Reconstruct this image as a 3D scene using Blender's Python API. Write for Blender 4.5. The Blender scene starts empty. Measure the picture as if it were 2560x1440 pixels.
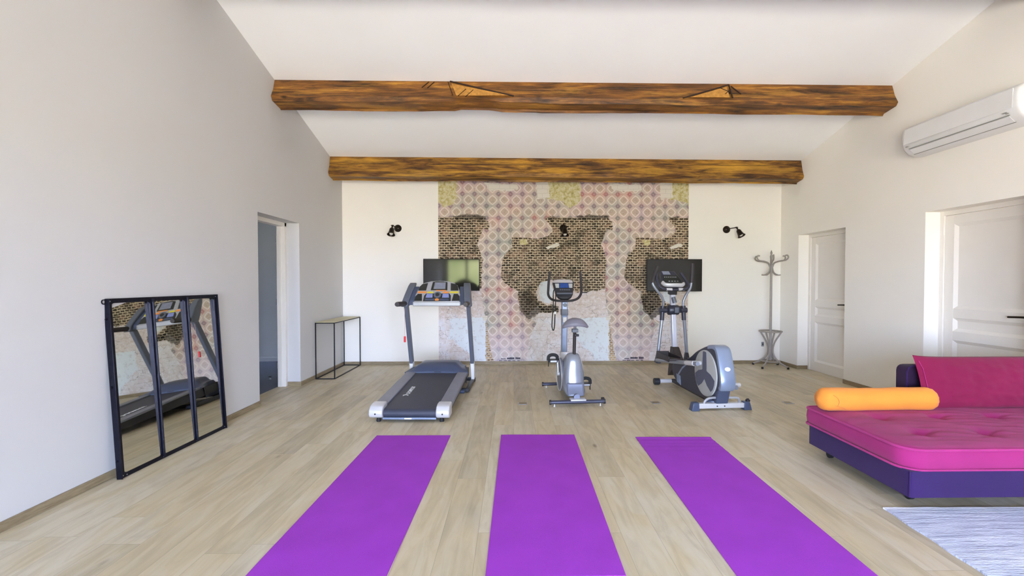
import bpy, bmesh, math, random
import numpy as np
from mathutils import Vector, Matrix, noise
PI = math.pi
random.seed(7)
S = bpy.context.scene
COL = S.collection

# ------------------------------------------------------------------ camera
cam_d = bpy.data.cameras.new('camera')
cam_d.sensor_width = 36.0
cam_d.lens = 36.0 * 1140 / 2560
cam_d.shift_x = -0.01014
cam_d.shift_y = 0.00311
cam_d.clip_start = 0.05
cam = bpy.data.objects.new('camera', cam_d)
COL.objects.link(cam)
cam.location = (0, 0, 1.278)
cam.rotation_euler = (math.radians(90 - 1.149), 0, math.radians(-1.082))
S.camera = cam

# ------------------------------------------------------------------ exposure
S.view_settings.view_transform = 'Standard'
S.view_settings.look = 'None'
S.view_settings.gamma = 1.0
S.view_settings.use_curve_mapping = False
S.view_settings.exposure = 2.56
S.cycles.use_denoising = True
S.cycles.max_bounces = 14
S.cycles.diffuse_bounces = 9
S.cycles.glossy_bounces = 5
S.cycles.transparent_max_bounces = 12
S.cycles.sample_clamp_indirect = 12.0

SKY_GAIN = 7.0      # daylight above the garden
SUN = 60.0
HAZE = 1.0
STEEP = 0.35
TREE_GAIN = 4.3
GROUND_GAIN = 5.0   # sunlit lawn and trees outside


def lin(r, g, b):
    f = lambda c: (c / 255 / 12.92) if c / 255 <= 0.04045 else ((c / 255 + 0.055) / 1.055) ** 2.4
    return (f(r), f(g), f(b), 1.0)


# ------------------------------------------------------------------ world: a garden in daylight
W = bpy.data.worlds.new('garden_daylight')
S.world = W
W.use_nodes = True
nt = W.node_tree
nt.nodes.clear()
tc = nt.nodes.new('ShaderNodeTexCoord')
sep = nt.nodes.new('ShaderNodeSeparateXYZ')
nt.links.new(tc.outputs['Generated'], sep.inputs[0])
nz = nt.nodes.new('ShaderNodeTexNoise')
nz.inputs['Scale'].default_value = 10.0
nz.inputs['Detail'].default_value = 3.0
nt.links.new(tc.outputs['Generated'], nz.inputs['Vector'])
ramp = nt.nodes.new('ShaderNodeValToRGB')
ramp.color_ramp.elements[0].position = 0.38
ramp.color_ramp.elements[0].color = (0.15, 0.24, 0.08, 1)
ramp.color_ramp.elements[1].position = 0.62
ramp.color_ramp.elements[1].color = (0.62, 0.66, 0.34, 1)
nt.links.new(nz.outputs['Fac'], ramp.inputs[0])
def wmath(op, x, y=None):
    q = nt.nodes.new('ShaderNodeMath'); q.operation = op
    for i, v in enumerate((x, y)):
        if v is None:
            continue
        if isinstance(v, (int, float)):
            q.inputs[i].default_value = v
        else:
            nt.links.new(v, q.inputs[i])
    return q.outputs[0]


def wrange(v, lo, hi, a=0.0, b=1.0):
    q = nt.nodes.new('ShaderNodeMapRange'); q.interpolation_type = 'SMOOTHSTEP'
    nt.links.new(v, q.inputs['Value'])
    q.inputs['From Min'].default_value = lo; q.inputs['From Max'].default_value = hi
    q.inputs['To Min'].default_value = a; q.inputs['To Max'].default_value = b
    return q.outputs[0]


def wmix(f, a_, b_, mode='MIX'):
    q = nt.nodes.new('ShaderNodeMix'); q.data_type = 'RGBA'; q.blend_type = mode
    for k, v in (('Factor', f), ('A', a_), ('B', b_)):
        if isinstance(v, (int, float, tuple)):
            q.inputs[k].default_value = v
        else:
            nt.links.new(v, q.inputs[k])
    return q.outputs['Result']


# pale sunlit terrace and meadow below the horizon, with an invented dimming at steep angles to hold light off the upper walls
ground = wmix(wrange(sep.outputs['Z'], -0.60, -0.22), tuple(c * GROUND_GAIN * STEEP for c in (1.0, 0.93, 0.80)) + (1,),
              tuple(c * GROUND_GAIN for c in (1.0, 0.93, 0.79)) + (1,))
sky = wmix(wrange(sep.outputs['Z'], 0.0, 0.5), tuple(c * SKY_GAIN * HAZE for c in (0.80, 0.94, 1.30)) + (1,),
           tuple(c * SKY_GAIN for c in (0.66, 0.88, 1.50)) + (1,))
both = wmix(wrange(sep.outputs['Z'], -0.04, 0.03), ground, sky)
# a stand of trees in the garden, to the left of the view out
az = wmath('DIVIDE', sep.outputs['X'], wmath('MAXIMUM', wmath('MULTIPLY', sep.outputs['Y'], -1.0), 0.05))
az = wmath('ADD', az, wmath('MULTIPLY', wmath('SUBTRACT', nz.outputs['Fac'], 0.5), 0.08))
trees = wmath('MULTIPLY', wmath('MULTIPLY', wrange(az, -0.27, -0.24), wrange(az, -0.02, -0.05)), wrange(sep.outputs['Z'], 0.16, 0.12))
trees = wmath('MULTIPLY', trees, wrange(sep.outputs['Z'], -0.16, -0.12))
mx = nt.nodes.new('ShaderNodeMix'); mx.data_type = 'RGBA'
nt.links.new(trees, mx.inputs['Factor'])
nt.links.new(both, mx.inputs['A'])
nt.links.new(wmix(1.0, ramp.outputs[0], (TREE_GAIN,) * 3 + (1,), 'MULTIPLY'), mx.inputs['B'])
bg = nt.nodes.new('ShaderNodeBackground')
nt.links.new(mx.outputs['Result'], bg.inputs['Color'])
bg.inputs['Strength'].default_value = 1.0
ow = nt.nodes.new('ShaderNodeOutputWorld')
nt.links.new(bg.outputs[0], ow.inputs[0])
W.cycles.sampling_method = 'AUTOMATIC'

# the sun stands high outside the glazed front and only reaches the floor behind the camera
sun_d = bpy.data.lights.new('sun', 'SUN')
sun_d.energy = SUN
sun_d.angle = math.radians(0.6)
sun_d.color = (1.0, 0.93, 0.82)
sun_o = bpy.data.objects.new('sun', sun_d)
COL.objects.link(sun_o)
sun_o.rotation_euler = (math.radians(40), 0, math.radians(12))

# ------------------------------------------------------------------ helpers
def nodes_of(m):
    m.use_nodes = True
    return m.node_tree


def mat(name, col, rough=0.5, metal=0.0, var=0.06, vscale=8.0, bump=0.0, bscale=60.0, spec=0.5, coat=0.0, sheen=0.0):
    """principled material, colour broken up with a little procedural noise"""
    m = bpy.data.materials.new(name)
    t = nodes_of(m)
    b = t.nodes['Principled BSDF']
    b.inputs['Roughness'].default_value = rough
    b.inputs['Metallic'].default_value = metal
    b.inputs['Specular IOR Level'].default_value = spec
    b.inputs['Coat Weight'].default_value = coat
    b.inputs['Sheen Weight'].default_value = sheen
    c = lin(*col)
    tcn = t.nodes.new('ShaderNodeTexCoord')
    n = t.nodes.new('ShaderNodeTexNoise')
    n.inputs['Scale'].default_value = vscale
    n.inputs['Detail'].default_value = 4
    t.links.new(tcn.outputs['Object'], n.inputs['Vector'])
    r = t.nodes.new('ShaderNodeValToRGB')
    r.color_ramp.elements[0].position = 0.3
    r.color_ramp.elements[1].position = 0.7
    r.color_ramp.elements[0].color = tuple(x * (1 - var) for x in c[:3]) + (1,)
    r.color_ramp.elements[1].color = tuple(min(1, x * (1 + var)) for x in c[:3]) + (1,)
    t.links.new(n.outputs['Fac'], r.inputs[0])
    t.links.new(r.outputs[0], b.inputs['Base Color'])
    if bump:
        n2 = t.nodes.new('ShaderNodeTexNoise')
        n2.inputs['Scale'].default_value = bscale
        n2.inputs['Detail'].default_value = 3
        t.links.new(tcn.outputs['Object'], n2.inputs['Vector'])
        bp = t.nodes.new('ShaderNodeBump')
        bp.inputs['Strength'].default_value = bump
        bp.inputs['Distance'].default_value = 0.01
        t.links.new(n2.outputs['Fac'], bp.inputs['Height'])
        t.links.new(bp.outputs[0], b.inputs['Normal'])
    return m


class G:
    """tiny node-graph helper"""
    def __init__(s, m):
        s.t = nodes_of(m); s.b = s.t.nodes['Principled BSDF']

    def n(s, kind, **kw):
        x = s.t.nodes.new(kind)
        for k, v in kw.items():
            setattr(x, k, v)
        return x

    def put(s, sock, v):
        if v is None:
            return
        if isinstance(v, (int, float)):
            sock.default_value = v
        elif isinstance(v, tuple):
            sock.default_value = v
        else:
            s.t.links.new(v, sock)

    def math(s, op, a, b=None, c=None):
        x = s.n('ShaderNodeMath', operation=op)
        s.put(x.inputs[0], a); s.put(x.inputs[1], b); s.put(x.inputs[2], c)
        return x.outputs[0]

    def mix(s, f, a, b, blend='MIX'):
        x = s.n('ShaderNodeMix', data_type='RGBA', blend_type=blend)
        s.put(x.inputs['Factor'], f); s.put(x.inputs['A'], a); s.put(x.inputs['B'], b)
        return x.outputs['Result']

    def noise(s, vec, scale, detail=3.0, rough=0.5, dist=0.0):
        x = s.n('ShaderNodeTexNoise')
        s.put(x.inputs['Vector'], vec)
        x.inputs['Scale'].default_value = scale
        x.inputs['Detail'].default_value = detail
        x.inputs['Roughness'].default_value = rough
        x.inputs['Distortion'].default_value = dist
        return x.outputs['Fac']

    def step(s, v, lo, hi):
        x = s.n('ShaderNodeMapRange', interpolation_type='SMOOTHSTEP')
        s.put(x.inputs['Value'], v)
        x.inputs['From Min'].default_value = lo
        x.inputs['From Max'].default_value = hi
        return x.outputs[0]

    def ramp(s, v, stops):
        x = s.n('ShaderNodeValToRGB')
        e = x.color_ramp.elements
        while len(e) < len(stops):
            e.new(0.5)
        for i, (p, c) in enumerate(stops):
            e[i].position = p; e[i].color = c
        s.put(x.inputs[0], v)
        return x.outputs[0]

    def mapping(s, vec, scale=(1, 1, 1), loc=(0, 0, 0), rot=(0, 0, 0)):
        x = s.n('ShaderNodeMapping')
        s.put(x.inputs['Vector'], vec)
        x.inputs['Scale'].default_value = scale
        x.inputs['Location'].default_value = loc
        x.inputs['Rotation'].default_value = rot
        return x.outputs[0]

    def bump(s, h, strength=0.3, dist=0.01):
        x = s.n('ShaderNodeBump')
        x.inputs['Strength'].default_value = strength
        x.inputs['Distance'].default_value = dist
        s.put(x.inputs['Height'], h)
        s.t.links.new(x.outputs[0], s.b.inputs['Normal'])


def obj(name, bm, m, parent=None, bevel=0.0, smooth=35, loc=None, rot=None, segs=2):
    """turns a bmesh into ONE linked mesh object"""
    bmesh.ops.recalc_face_normals(bm, faces=bm.faces[:])
    lim = math.radians(smooth)
    for f in bm.faces:
        f.smooth = True
    for e in bm.edges:
        if len(e.link_faces) == 2:
            e.smooth = e.calc_face_angle(0) < lim
    me = bpy.data.meshes.new(name)
    bm.to_mesh(me); bm.free()
    me.materials.append(m)
    o = bpy.data.objects.new(name, me)
    COL.objects.link(o)
    if parent is not None:
        o.parent = parent
    if loc is not None:
        o.location = loc
    if rot is not None:
        o.rotation_euler = rot
    if bevel:
        b = o.modifiers.new('bevel', 'BEVEL')
        b.width = bevel; b.segments = segs; b.limit_method = 'ANGLE'; b.angle_limit = math.radians(30)
        b.harden_normals = False
    return o


def BM():
    return bmesh.new()


def box(bm, x0, x1, y0, y1, z0, z1):
    v = [bm.verts.new(p) for p in ((x0, y0, z0), (x1, y0, z0), (x1, y1, z0), (x0, y1, z0),
                                   (x0, y0, z1), (x1, y0, z1), (x1, y1, z1), (x0, y1, z1))]
    for f in ((0, 3, 2, 1), (4, 5, 6, 7), (0, 1, 5, 4), (1, 2, 6, 5), (2, 3, 7, 6), (3, 0, 4, 7)):
        bm.faces.new([v[i] for i in f])
    return bm


def hexa(bm, p):
    """eight corners: bottom ring of four, then top ring of four"""
    v = [bm.verts.new(q) for q in p]
    for f in ((0, 3, 2, 1), (4, 5, 6, 7), (0, 1, 5, 4), (1, 2, 6, 5), (2, 3, 7, 6), (3, 0, 4, 7)):
        bm.faces.new([v[i] for i in f])
    return bm


def prism(bm, poly, lo, hi, ax='x'):
    """polygon extruded along an axis; poly holds the two other coordinates in order"""
    def P(a, b, c):
        return {'x': (c, a, b), 'y': (a, c, b), 'z': (a, b, c)}[ax]
    A = [bm.verts.new(P(a, b, lo)) for a, b in poly]
    B = [bm.verts.new(P(a, b, hi)) for a, b in poly]
    n = len(poly)
    bm.faces.new(A); bm.faces.new(B[::-1])
    for i in range(n):
        j = (i + 1) % n
        bm.faces.new((A[i], A[j], B[j], B[i]))
    return bm


def smoothpath(pts, k=6, closed=False):
    """Catmull-Rom through the points"""
    P = [Vector(p) for p in pts]
    out = []
    n = len(P)
    rng = range(n) if closed else range(n - 1)
    for i in rng:
        if closed:
            a, b, c, d = P[(i - 1) % n], P[i], P[(i + 1) % n], P[(i + 2) % n]
        else:
            a = P[i - 1] if i > 0 else P[0] * 2 - P[1]
            b, c = P[i], P[i + 1]
            d = P[i + 2] if i + 2 < n else P[-1] * 2 - P[-2]
        for j in range(k):
            t = j / k
            out.append(0.5 * ((2 * b) + (c - a) * t + (2 * a - 5 * b + 4 * c - d) * t * t + (3 * b - a - 3 * c + d) * t ** 3))
    if not closed:
        out.append(P[-1])
    return out


def tube(bm, pts, r, seg=10, closed=False, sx=1.0, sy=1.0, up=None):
    """round (or oval) tube along a path, one radius or one per point"""
    P = [Vector(p) for p in pts]
    n = len(P)
    R = r if isinstance(r, (list, tuple)) else [r] * n
    T = []
    for i in range(n):
        a = P[(i - 1) % n] if (closed or i > 0) else P[i]
        b = P[(i + 1) % n] if (closed or i < n - 1) else P[i]
        T.append((b - a).normalized())
    u = Vector(up) if up else (Vector((0, 0, 1)) if abs(T[0].z) < 0.9 else Vector((1, 0, 0)))
    rings = []
    for i in range(n):
        t = T[i]
        u = (u - t * u.dot(t))
        u = u.normalized() if u.length > 1e-6 else t.orthogonal().normalized()
        w = t.cross(u)
        rings.append([bm.verts.new(P[i] + (u * math.cos(a) * sx + w * math.sin(a) * sy) * R[i])
                      for a in [2 * PI * k / seg for k in range(seg)]])
    m = n if closed else n - 1
    for i in range(m):
        A, B = rings[i], rings[(i + 1) % n]
        for k in range(seg):
            l = (k + 1) % seg
            bm.faces.new((A[k], A[l], B[l], B[k]))
    if not closed:
        bm.faces.new(rings[0][::-1]); bm.faces.new(rings[-1])
    return bm


def bar(bm, a, b, w, h, up=(0, 0, 1)):
    """rectangular bar between two points, w across and h along 'up'"""
    a, b = Vector(a), Vector(b)
    t = (b - a).normalized(); u = Vector(up)
    u = (u - t * u.dot(t)).normalized(); s = t.cross(u)
    p = []
    for q in (a, b):
        p += [q - s * w / 2 - u * h / 2, q + s * w / 2 - u * h / 2, q + s * w / 2 + u * h / 2, q - s * w / 2 + u * h / 2]
    return hexa(bm, p)


def lathe(bm, prof, seg=24, M=None):
    """profile of (radius, height) turned round z, then moved by M"""
    M = M or Matrix()
    rings = []
    for r, z in prof:
        if r < 1e-5:
            rings.append([bm.verts.new(M @ Vector((0, 0, z)))])
        else:
            rings.append([bm.verts.new(M @ Vector((r * math.cos(2 * PI * k / seg), r * math.sin(2 * PI * k / seg), z))) for k in range(seg)])
    for A, B in zip(rings, rings[1:]):
        for k in range(seg):
            l = (k + 1) % seg
            if len(A) == 1 and len(B) == 1:
                continue
            if len(A) == 1:
                bm.faces.new((A[0], B[k], B[l]))
            elif len(B) == 1:
                bm.faces.new((A[k], A[l], B[0]))
            else:
                bm.faces.new((A[k], A[l], B[l], B[k]))
    if len(rings[0]) > 1:
        bm.faces.new(rings[0][::-1])
    if len(rings[-1]) > 1:
        bm.faces.new(rings[-1])
    return bm


def axis_matrix(origin, direction):
    d = Vector(direction).normalized()
    return Matrix.Translation(origin) @ d.to_track_quat('Z', 'Y').to_matrix().to_4x4()


def cyl(bm, a, b, r, seg=16):
    a, b = Vector(a), Vector(b)
    return lathe(bm, [(r, 0), (r, (b - a).length)], seg, axis_matrix(a, b - a))


def tag(o, label, cat, group=None, kind=None):
    o['label'] = label; o['category'] = cat
    if group:
        o['group'] = group
    if kind:
        o['kind'] = kind
    return o


def thing(name, label, cat, loc=(0, 0, 0), rz=0.0, group=None):
    o = bpy.data.objects.new(name, None)
    o.empty_display_size = 0.1
    COL.objects.link(o)
    o.location = loc; o.rotation_euler = (0, 0, math.radians(rz))
    return tag(o, label, cat, group)


def struct(o):
    o['kind'] = 'structure'
    return o


# ------------------------------------------------------------------ materials
def wall_mat(name, c, bump=0.05):
    m = bpy.data.materials.new(name)
    g = G(m)
    tcn = g.n('ShaderNodeTexCoord').outputs['Object']
    n1 = g.noise(tcn, 1.2, 3)
    g.put(g.b.inputs['Base Color'], g.ramp(n1, [(0.3, tuple(x * 0.975 for x in c[:3]) + (1,)), (0.7, c)]))
    g.b.inputs['Roughness'].default_value = 0.85
    g.b.inputs['Specular IOR Level'].default_value = 0.25
    g.bump(g.noise(tcn, 90, 4), bump, 0.004)
    return m


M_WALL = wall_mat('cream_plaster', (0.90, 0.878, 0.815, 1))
M_WALL_L = wall_mat('shade_darkened_plaster', (0.615, 0.61, 0.60, 1))  # left wall's weaker light put into a darker plaster colour
M_CEIL = wall_mat('white_ceiling_paint', (0.935, 0.95, 0.955, 1))
M_HALL = wall_mat('hall_plaster', (0.78, 0.80, 0.80, 1))
M_DOOR = mat('white_door_paint', (232, 228, 220), 0.45, var=0.02, vscale=3)
M_BLACK = mat('black_metal', (30, 30, 36), 0.42, 0.6, var=0.12, bump=0.1)
M_RUBBER = mat('black_rubber', (22, 22, 25), 0.7, var=0.15)
M_DARKPLASTIC = mat('charcoal_plastic', (40, 41, 48), 0.42, var=0.08, bump=0.04)
M_BROWNPLASTIC = mat('dark_brown_plastic', (48, 42, 44), 0.5, var=0.1, bump=0.05)
M_NAVY = mat('blue_grey_plastic', (68, 78, 102), 0.32, var=0.05)
M_SLATE = mat('slate_plastic', (92, 98, 112), 0.4, var=0.05)
M_SILVER = mat('silver_plastic', (176, 178, 184), 0.33, 0.35, var=0.04)
M_LSILVER = mat('pale_silver', (206, 206, 210), 0.3, 0.25, var=0.03)
M_STEEL = mat('brushed_steel', (168, 170, 178), 0.3, 0.85, var=0.06, vscale=20)
M_BLUESILVER = mat('blue_silver_plastic', (138, 152, 178), 0.28, 0.3, var=0.04)
M_LGREY = mat('light_grey_plastic', (178, 180, 178), 0.5, var=0.03, bump=0.15, bscale=300)
M_WHITE = mat('white_plastic', (225, 226, 226), 0.38, var=0.02)
M_ORANGE_ACC = mat('orange_print', (222, 140, 70), 0.5)
M_YELLOW_ACC = mat('yellow_print', (210, 195, 60), 0.5)
M_RED = mat('red_plastic', (215, 40, 50), 0.4)
M_BLUEBTN = mat('pale_blue_print', (130, 138, 190), 0.45, var=0.15, vscale=60)
M_LCD = mat('grey_lcd', (132, 136, 152), 0.15, var=0.08, vscale=40)
M_BLUELCD = mat('blue_lcd', (45, 75, 140), 0.12, var=0.1, vscale=40)
M_BULB = mat('opal_bulb', (240, 236, 228), 0.25)
M_BRONZE = mat('dark_bronze', (46, 38, 32), 0.35, 0.7, var=0.1)


def floor_mat(name, stops, plank_w=0.182, plank_l=1.75):
    m = bpy.data.materials.new(name)
    g = G(m)
    tcn = g.n('ShaderNodeTexCoord').outputs['Object']
    sx = g.n('ShaderNodeSeparateXYZ'); g.put(sx.inputs[0], tcn)
    X, Y = sx.outputs[0], sx.outputs[1]
    row = g.math('FLOOR', g.math('DIVIDE', X, plank_w))
    wn = g.n('ShaderNodeTexWhiteNoise', noise_dimensions='1D'); g.put(wn.inputs['W'], row)
    yy = g.math('ADD', Y, g.math('MULTIPLY', wn.outputs['Value'], 7.3))
    colm = g.math('FLOOR', g.math('DIVIDE', yy, plank_l))
    cx = g.n('ShaderNodeCombineXYZ'); g.put(cx.inputs[0], row); g.put(cx.inputs[1], colm)
    wp = g.n('ShaderNodeTexWhiteNoise', noise_dimensions='2D'); g.put(wp.inputs['Vector'], cx.outputs[0])
    rnd = wp.outputs['Value']
    # grain stretched along the plank, shifted per plank
    cv = g.n('ShaderNodeCombineXYZ')
    g.put(cv.inputs[0], g.math('ADD', X, g.math('MULTIPLY', rnd, 31.0)))
    g.put(cv.inputs[1], g.math('MULTIPLY', Y, 0.13))
    g.put(cv.inputs[2], g.math('MULTIPLY', rnd, 17.0))
    gr = g.noise(cv.outputs[0], 15, 6, 0.55, 1.2)
    cv2 = g.n('ShaderNodeCombineXYZ')
    g.put(cv2.inputs[0], g.math('ADD', X, g.math('MULTIPLY', rnd, 11.0)))
    g.put(cv2.inputs[1], g.math('MULTIPLY', Y, 0.42)); g.put(cv2.inputs[2], rnd)
    cloud = g.noise(cv2.outputs[0], 4.2, 4, 0.55, 1.4)
    base = g.ramp(g.math('ADD', g.math('MULTIPLY', rnd, 0.46), g.math('MULTIPLY', cloud, 0.60)), stops)
    c1 = g.mix(g.math('MULTIPLY', g.step(gr, 0.46, 0.68), 0.20), base, lin(124, 106, 78))
    c1 = g.mix(g.math('MULTIPLY', g.step(gr, 0.52, 0.36), 0.20), c1, lin(214, 206, 190))
    # knots
    cvk = g.n('ShaderNodeCombineXYZ'); g.put(cvk.inputs[0], X); g.put(cvk.inputs[1], g.math('MULTIPLY', Y, 0.42))
    vk = g.n('ShaderNodeTexVoronoi'); g.put(vk.inputs['Vector'], cvk.outputs[0]); vk.inputs['Scale'].default_value = 4.2
    kn = g.math('MULTIPLY', g.step(vk.outputs['Distance'], 0.10, 0.02), g.step(g.noise(cvk.outputs[0], 2.3, 1), 0.50, 0.62))
    c1 = g.mix(g.math('MULTIPLY', kn, 0.7), c1, lin(96, 76, 54))
    # seams
    fx = g.math('FRACT', g.math('DIVIDE', X, plank_w))
    ex = g.math('MINIMUM', fx, g.math('SUBTRACT', 1.0, fx))
    fy = g.math('FRACT', g.math('DIVIDE', yy, plank_l))
    ey = g.math('MINIMUM', fy, g.math('SUBTRACT', 1.0, fy))
    seam = g.math('MAXIMUM', g.step(ex, 0.012, 0.003), g.step(ey, 0.0013, 0.0004))
    c1 = g.mix(g.math('MULTIPLY', seam, 0.32), c1, lin(104, 92, 72))
    g.put(g.b.inputs['Base Color'], c1)
    g.put(g.b.inputs['Roughness'], g.math('ADD', 0.36, g.math('MULTIPLY', gr, 0.16)))
    g.b.inputs['Specular IOR Level'].default_value = 0.5
    g.bump(g.math('SUBTRACT', g.math('MULTIPLY', gr, 0.25), seam), 0.18, 0.003)
    return m


M_FLOOR = floor_mat('oak_planks', [(0.20, lin(170, 160, 136)), (0.40, lin(189, 176, 146)), (0.56, lin(199, 184, 150)), (0.70, lin(203, 193, 168)), (0.88, lin(180, 167, 138))])


def oak_trim():
    m = bpy.data.materials.new('oak_skirting')
    g = G(m)
    tcn = g.n('ShaderNodeTexCoord').outputs['Object']
    v = g.mapping(tcn, (6, 6, 60))
    g.put(g.b.inputs['Base Color'], g.ramp(g.noise(v, 1.5, 5, 0.6), [(0.3, lin(120, 104, 78)), (0.7, lin(160, 145, 115))]))
    g.b.inputs['Roughness'].default_value = 0.5
    return m


M_SKIRT = oak_trim()


def beam_mat(name, seed, warm):
    m = bpy.data.materials.new(name)
    g = G(m)
    tcn = g.n('ShaderNodeTexCoord').outputs['Object']
    v = g.mapping(tcn, (0.75, 7.5, 7.5), (seed, 0, 0))
    gr = g.noise(v, 2.6, 8, 0.66, 1.1)
    v2 = g.mapping(tcn, (1.0, 3.6, 3.6), (seed * 2, 3, 0))
    big = g.noise(v2, 1.7, 4, 0.55, 0.5)
    col = g.ramp(g.math('ADD', g.math('MULTIPLY', gr, 0.62), g.math('MULTIPLY', big, 0.42)),
                 [(0.40, lin(52, 34, 18)), (0.47, lin(96, 62, 28)), (0.53, lin(126, 82, 34) if warm else lin(134, 94, 36)),
                  (0.60, lin(152, 100, 40) if warm else lin(172, 124, 42)), (0.68, lin(205, 150, 56))])
    pt = g.noise(g.mapping(tcn, (0.55, 4.5, 4.5), (seed * 3, 1, 2)), 2.0, 5, 0.62, 0.2)
    col = g.mix(g.math('MULTIPLY', g.step(pt, 0.52, 0.66), 0.55), col, lin(200, 144, 56) if warm else lin(206, 156, 52))
    col = g.mix(g.math('MULTIPLY', g.step(pt, 0.45, 0.34), 0.5), col, lin(70, 46, 28))
    vf = g.mapping(tcn, (1.6, 40, 40), (seed, 0, 0))
    fine = g.noise(vf, 2.2, 4, 0.6)
    col = g.mix(g.math('MULTIPLY', g.step(fine, 0.5, 0.68), 0.45), col, lin(70, 40, 16))
    vk = g.n('ShaderNodeTexVoronoi'); g.put(vk.inputs['Vector'], g.mapping(tcn, (1, 1.6, 1.6), (seed, 0, 0))); vk.inputs['Scale'].default_value = 2.9
    kn = g.step(vk.outputs['Distance'], 0.16, 0.03)
    col = g.mix(g.math('MULTIPLY', kn, 0.8), col, lin(40, 24, 12))
    # long drying crack
    sx = g.n('ShaderNodeSeparateXYZ'); g.put(sx.inputs[0], tcn)
    wob = g.math('MULTIPLY', g.math('SUBTRACT', g.noise(g.mapping(tcn, (1, 0, 0)), 1.3, 4), 0.5), 0.10)
    cr = g.math('ABSOLUTE', g.math('SUBTRACT', sx.outputs[2], g.math('ADD', wob, -0.085)))
    crk = g.math('MULTIPLY', g.step(cr, 0.006, 0.0015), g.step(g.noise(g.mapping(tcn, (1, 0, 0), (9 + seed, 0, 0)), 0.9, 2), 0.40, 0.50))
    col = g.mix(g.math('MULTIPLY', crk, 0.0 if warm else 0.85), col, lin(38, 20, 8))
    g.put(g.b.inputs['Base Color'], col)
    g.b.inputs['Roughness'].default_value = 0.5
    g.b.inputs['Specular IOR Level'].default_value = 0.4
    g.bump(g.math('SUBTRACT', g.math('ADD', gr, g.math('MULTIPLY', fine, 0.4)), g.math('MULTIPLY', crk, 1.5)), 0.5, 0.01)
    return m


# ------------------------------------------------------------------ room shell
XL, XR, YB, YF = -2.6255, 4.168, 7.054, -3.0
ZL = lambda y: 3.094 + 0.284 * (6.521 - y)
ZR = lambda y: 3.054 + 0.254 * (6.509 - y)
RIDGE = 1.0
def ceil_l(y): return ZL(y) if y >= RIDGE else ZL(RIDGE) - 0.27 * (RIDGE - y)
def ceil_r(y): return ZR(y) if y >= RIDGE else ZR(RIDGE) - 0.24 * (RIDGE - y)
def ceil_z(x, y):
    t = (x - XL) / (XR - XL)
    return ceil_l(y) * (1 - t) + ceil_r(y) * t


bm = box(BM(), XL - 0.255, XR + 0.3, YF - 0.3, YB + 0.3, -0.12, 0.0)
struct(obj('floor', bm, M_FLOOR))

bm = BM()
ys = [YF - 0.35, YF, -1, RIDGE, 2, 3, 4, 5, 6, YB, YB + 0.3]
xs = [XL - 0.3 + (XR - XL + 0.6) * i / 8 for i in range(9)]
low = [[bm.verts.new((x, y, ceil_z(x, y))) for x in xs] for y in ys]
top = [[bm.verts.new((x, y, ceil_z(x, y) + 0.12)) for x in xs] for y in ys]
for i in range(len(ys) - 1):
    for j in range(len(xs) - 1):
        bm.faces.new((low[i][j], low[i][j + 1], low[i + 1][j + 1], low[i + 1][j]))
        bm.faces.new((top[i][j], top[i + 1][j], top[i + 1][j + 1], top[i][j + 1]))
for i in range(len(ys) - 1):
    for j in (0, -1):
        bm.faces.new((low[i][j], low[i + 1][j], top[i + 1][j], top[i][j]))
for j in range(len(xs) - 1):
    for i in (0, -1):
        bm.faces.new((low[i][j], low[i][j + 1], top[i][j + 1], top[i][j]))
struct(obj('ceiling', bm, M_CEIL, smooth=3))


def side_wall(name, x0, x1, zf, openings, m=None):
    """wall along y with door openings (y0, y1, ztop); its top follows the ceiling"""
    bm = BM()
    def piece(ya, yb, z0):
        yy = sorted(set([ya, yb] + [v for v in (RIDGE,) if ya < v < yb]))
        for a, b in zip(yy, yy[1:]):
            hexa(bm, [(x0, a, z0), (x1, a, z0), (x1, b, z0), (x0, b, z0),
                      (x0, a, zf(a) + 0.05), (x1, a, zf(a) + 0.05), (x1, b, zf(b) + 0.05), (x0, b, zf(b) + 0.05)])
    y = YF - 0.3
    for (a, b, zt) in sorted(openings):
        piece(y, a, 0.0); piece(a, b, zt); y = b
    piece(y, YB + 0.3, 0.0)
    bmesh.ops.remove_doubles(bm, verts=bm.verts[:], dist=1e-5)
    return struct(obj(name, bm, m or M_WALL, smooth=10))


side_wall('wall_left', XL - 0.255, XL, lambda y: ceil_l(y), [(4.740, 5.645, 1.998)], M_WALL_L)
side_wall('wall_right', XR, XR + 0.255, lambda y: ceil_r(y), [(5.665, 6.610, 1.966), (3.600, 4.553, 1.985)])
bm = box(BM(), XL, XR, YB, YB + 0.25, 0, 3.1)
struct(obj('wall_back', bm, M_WALL))

# front wall behind the camera: two wide glazed openings
OPEN = [(-2.50, 0.45), (1.00, 2.50)]
HEAD = 2.16
bm = BM()
x = XL
for a, b in OPEN:
    box(bm, x, a, YF - 0.25, YF, 0, 3.9)
    box(bm, a, b, YF - 0.25, YF, HEAD, 3.9)
    x = b
box(bm, x, XR, YF - 0.25, YF, 0, 3.9)
struct(obj('wall_front', bm, M_WALL))

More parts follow.
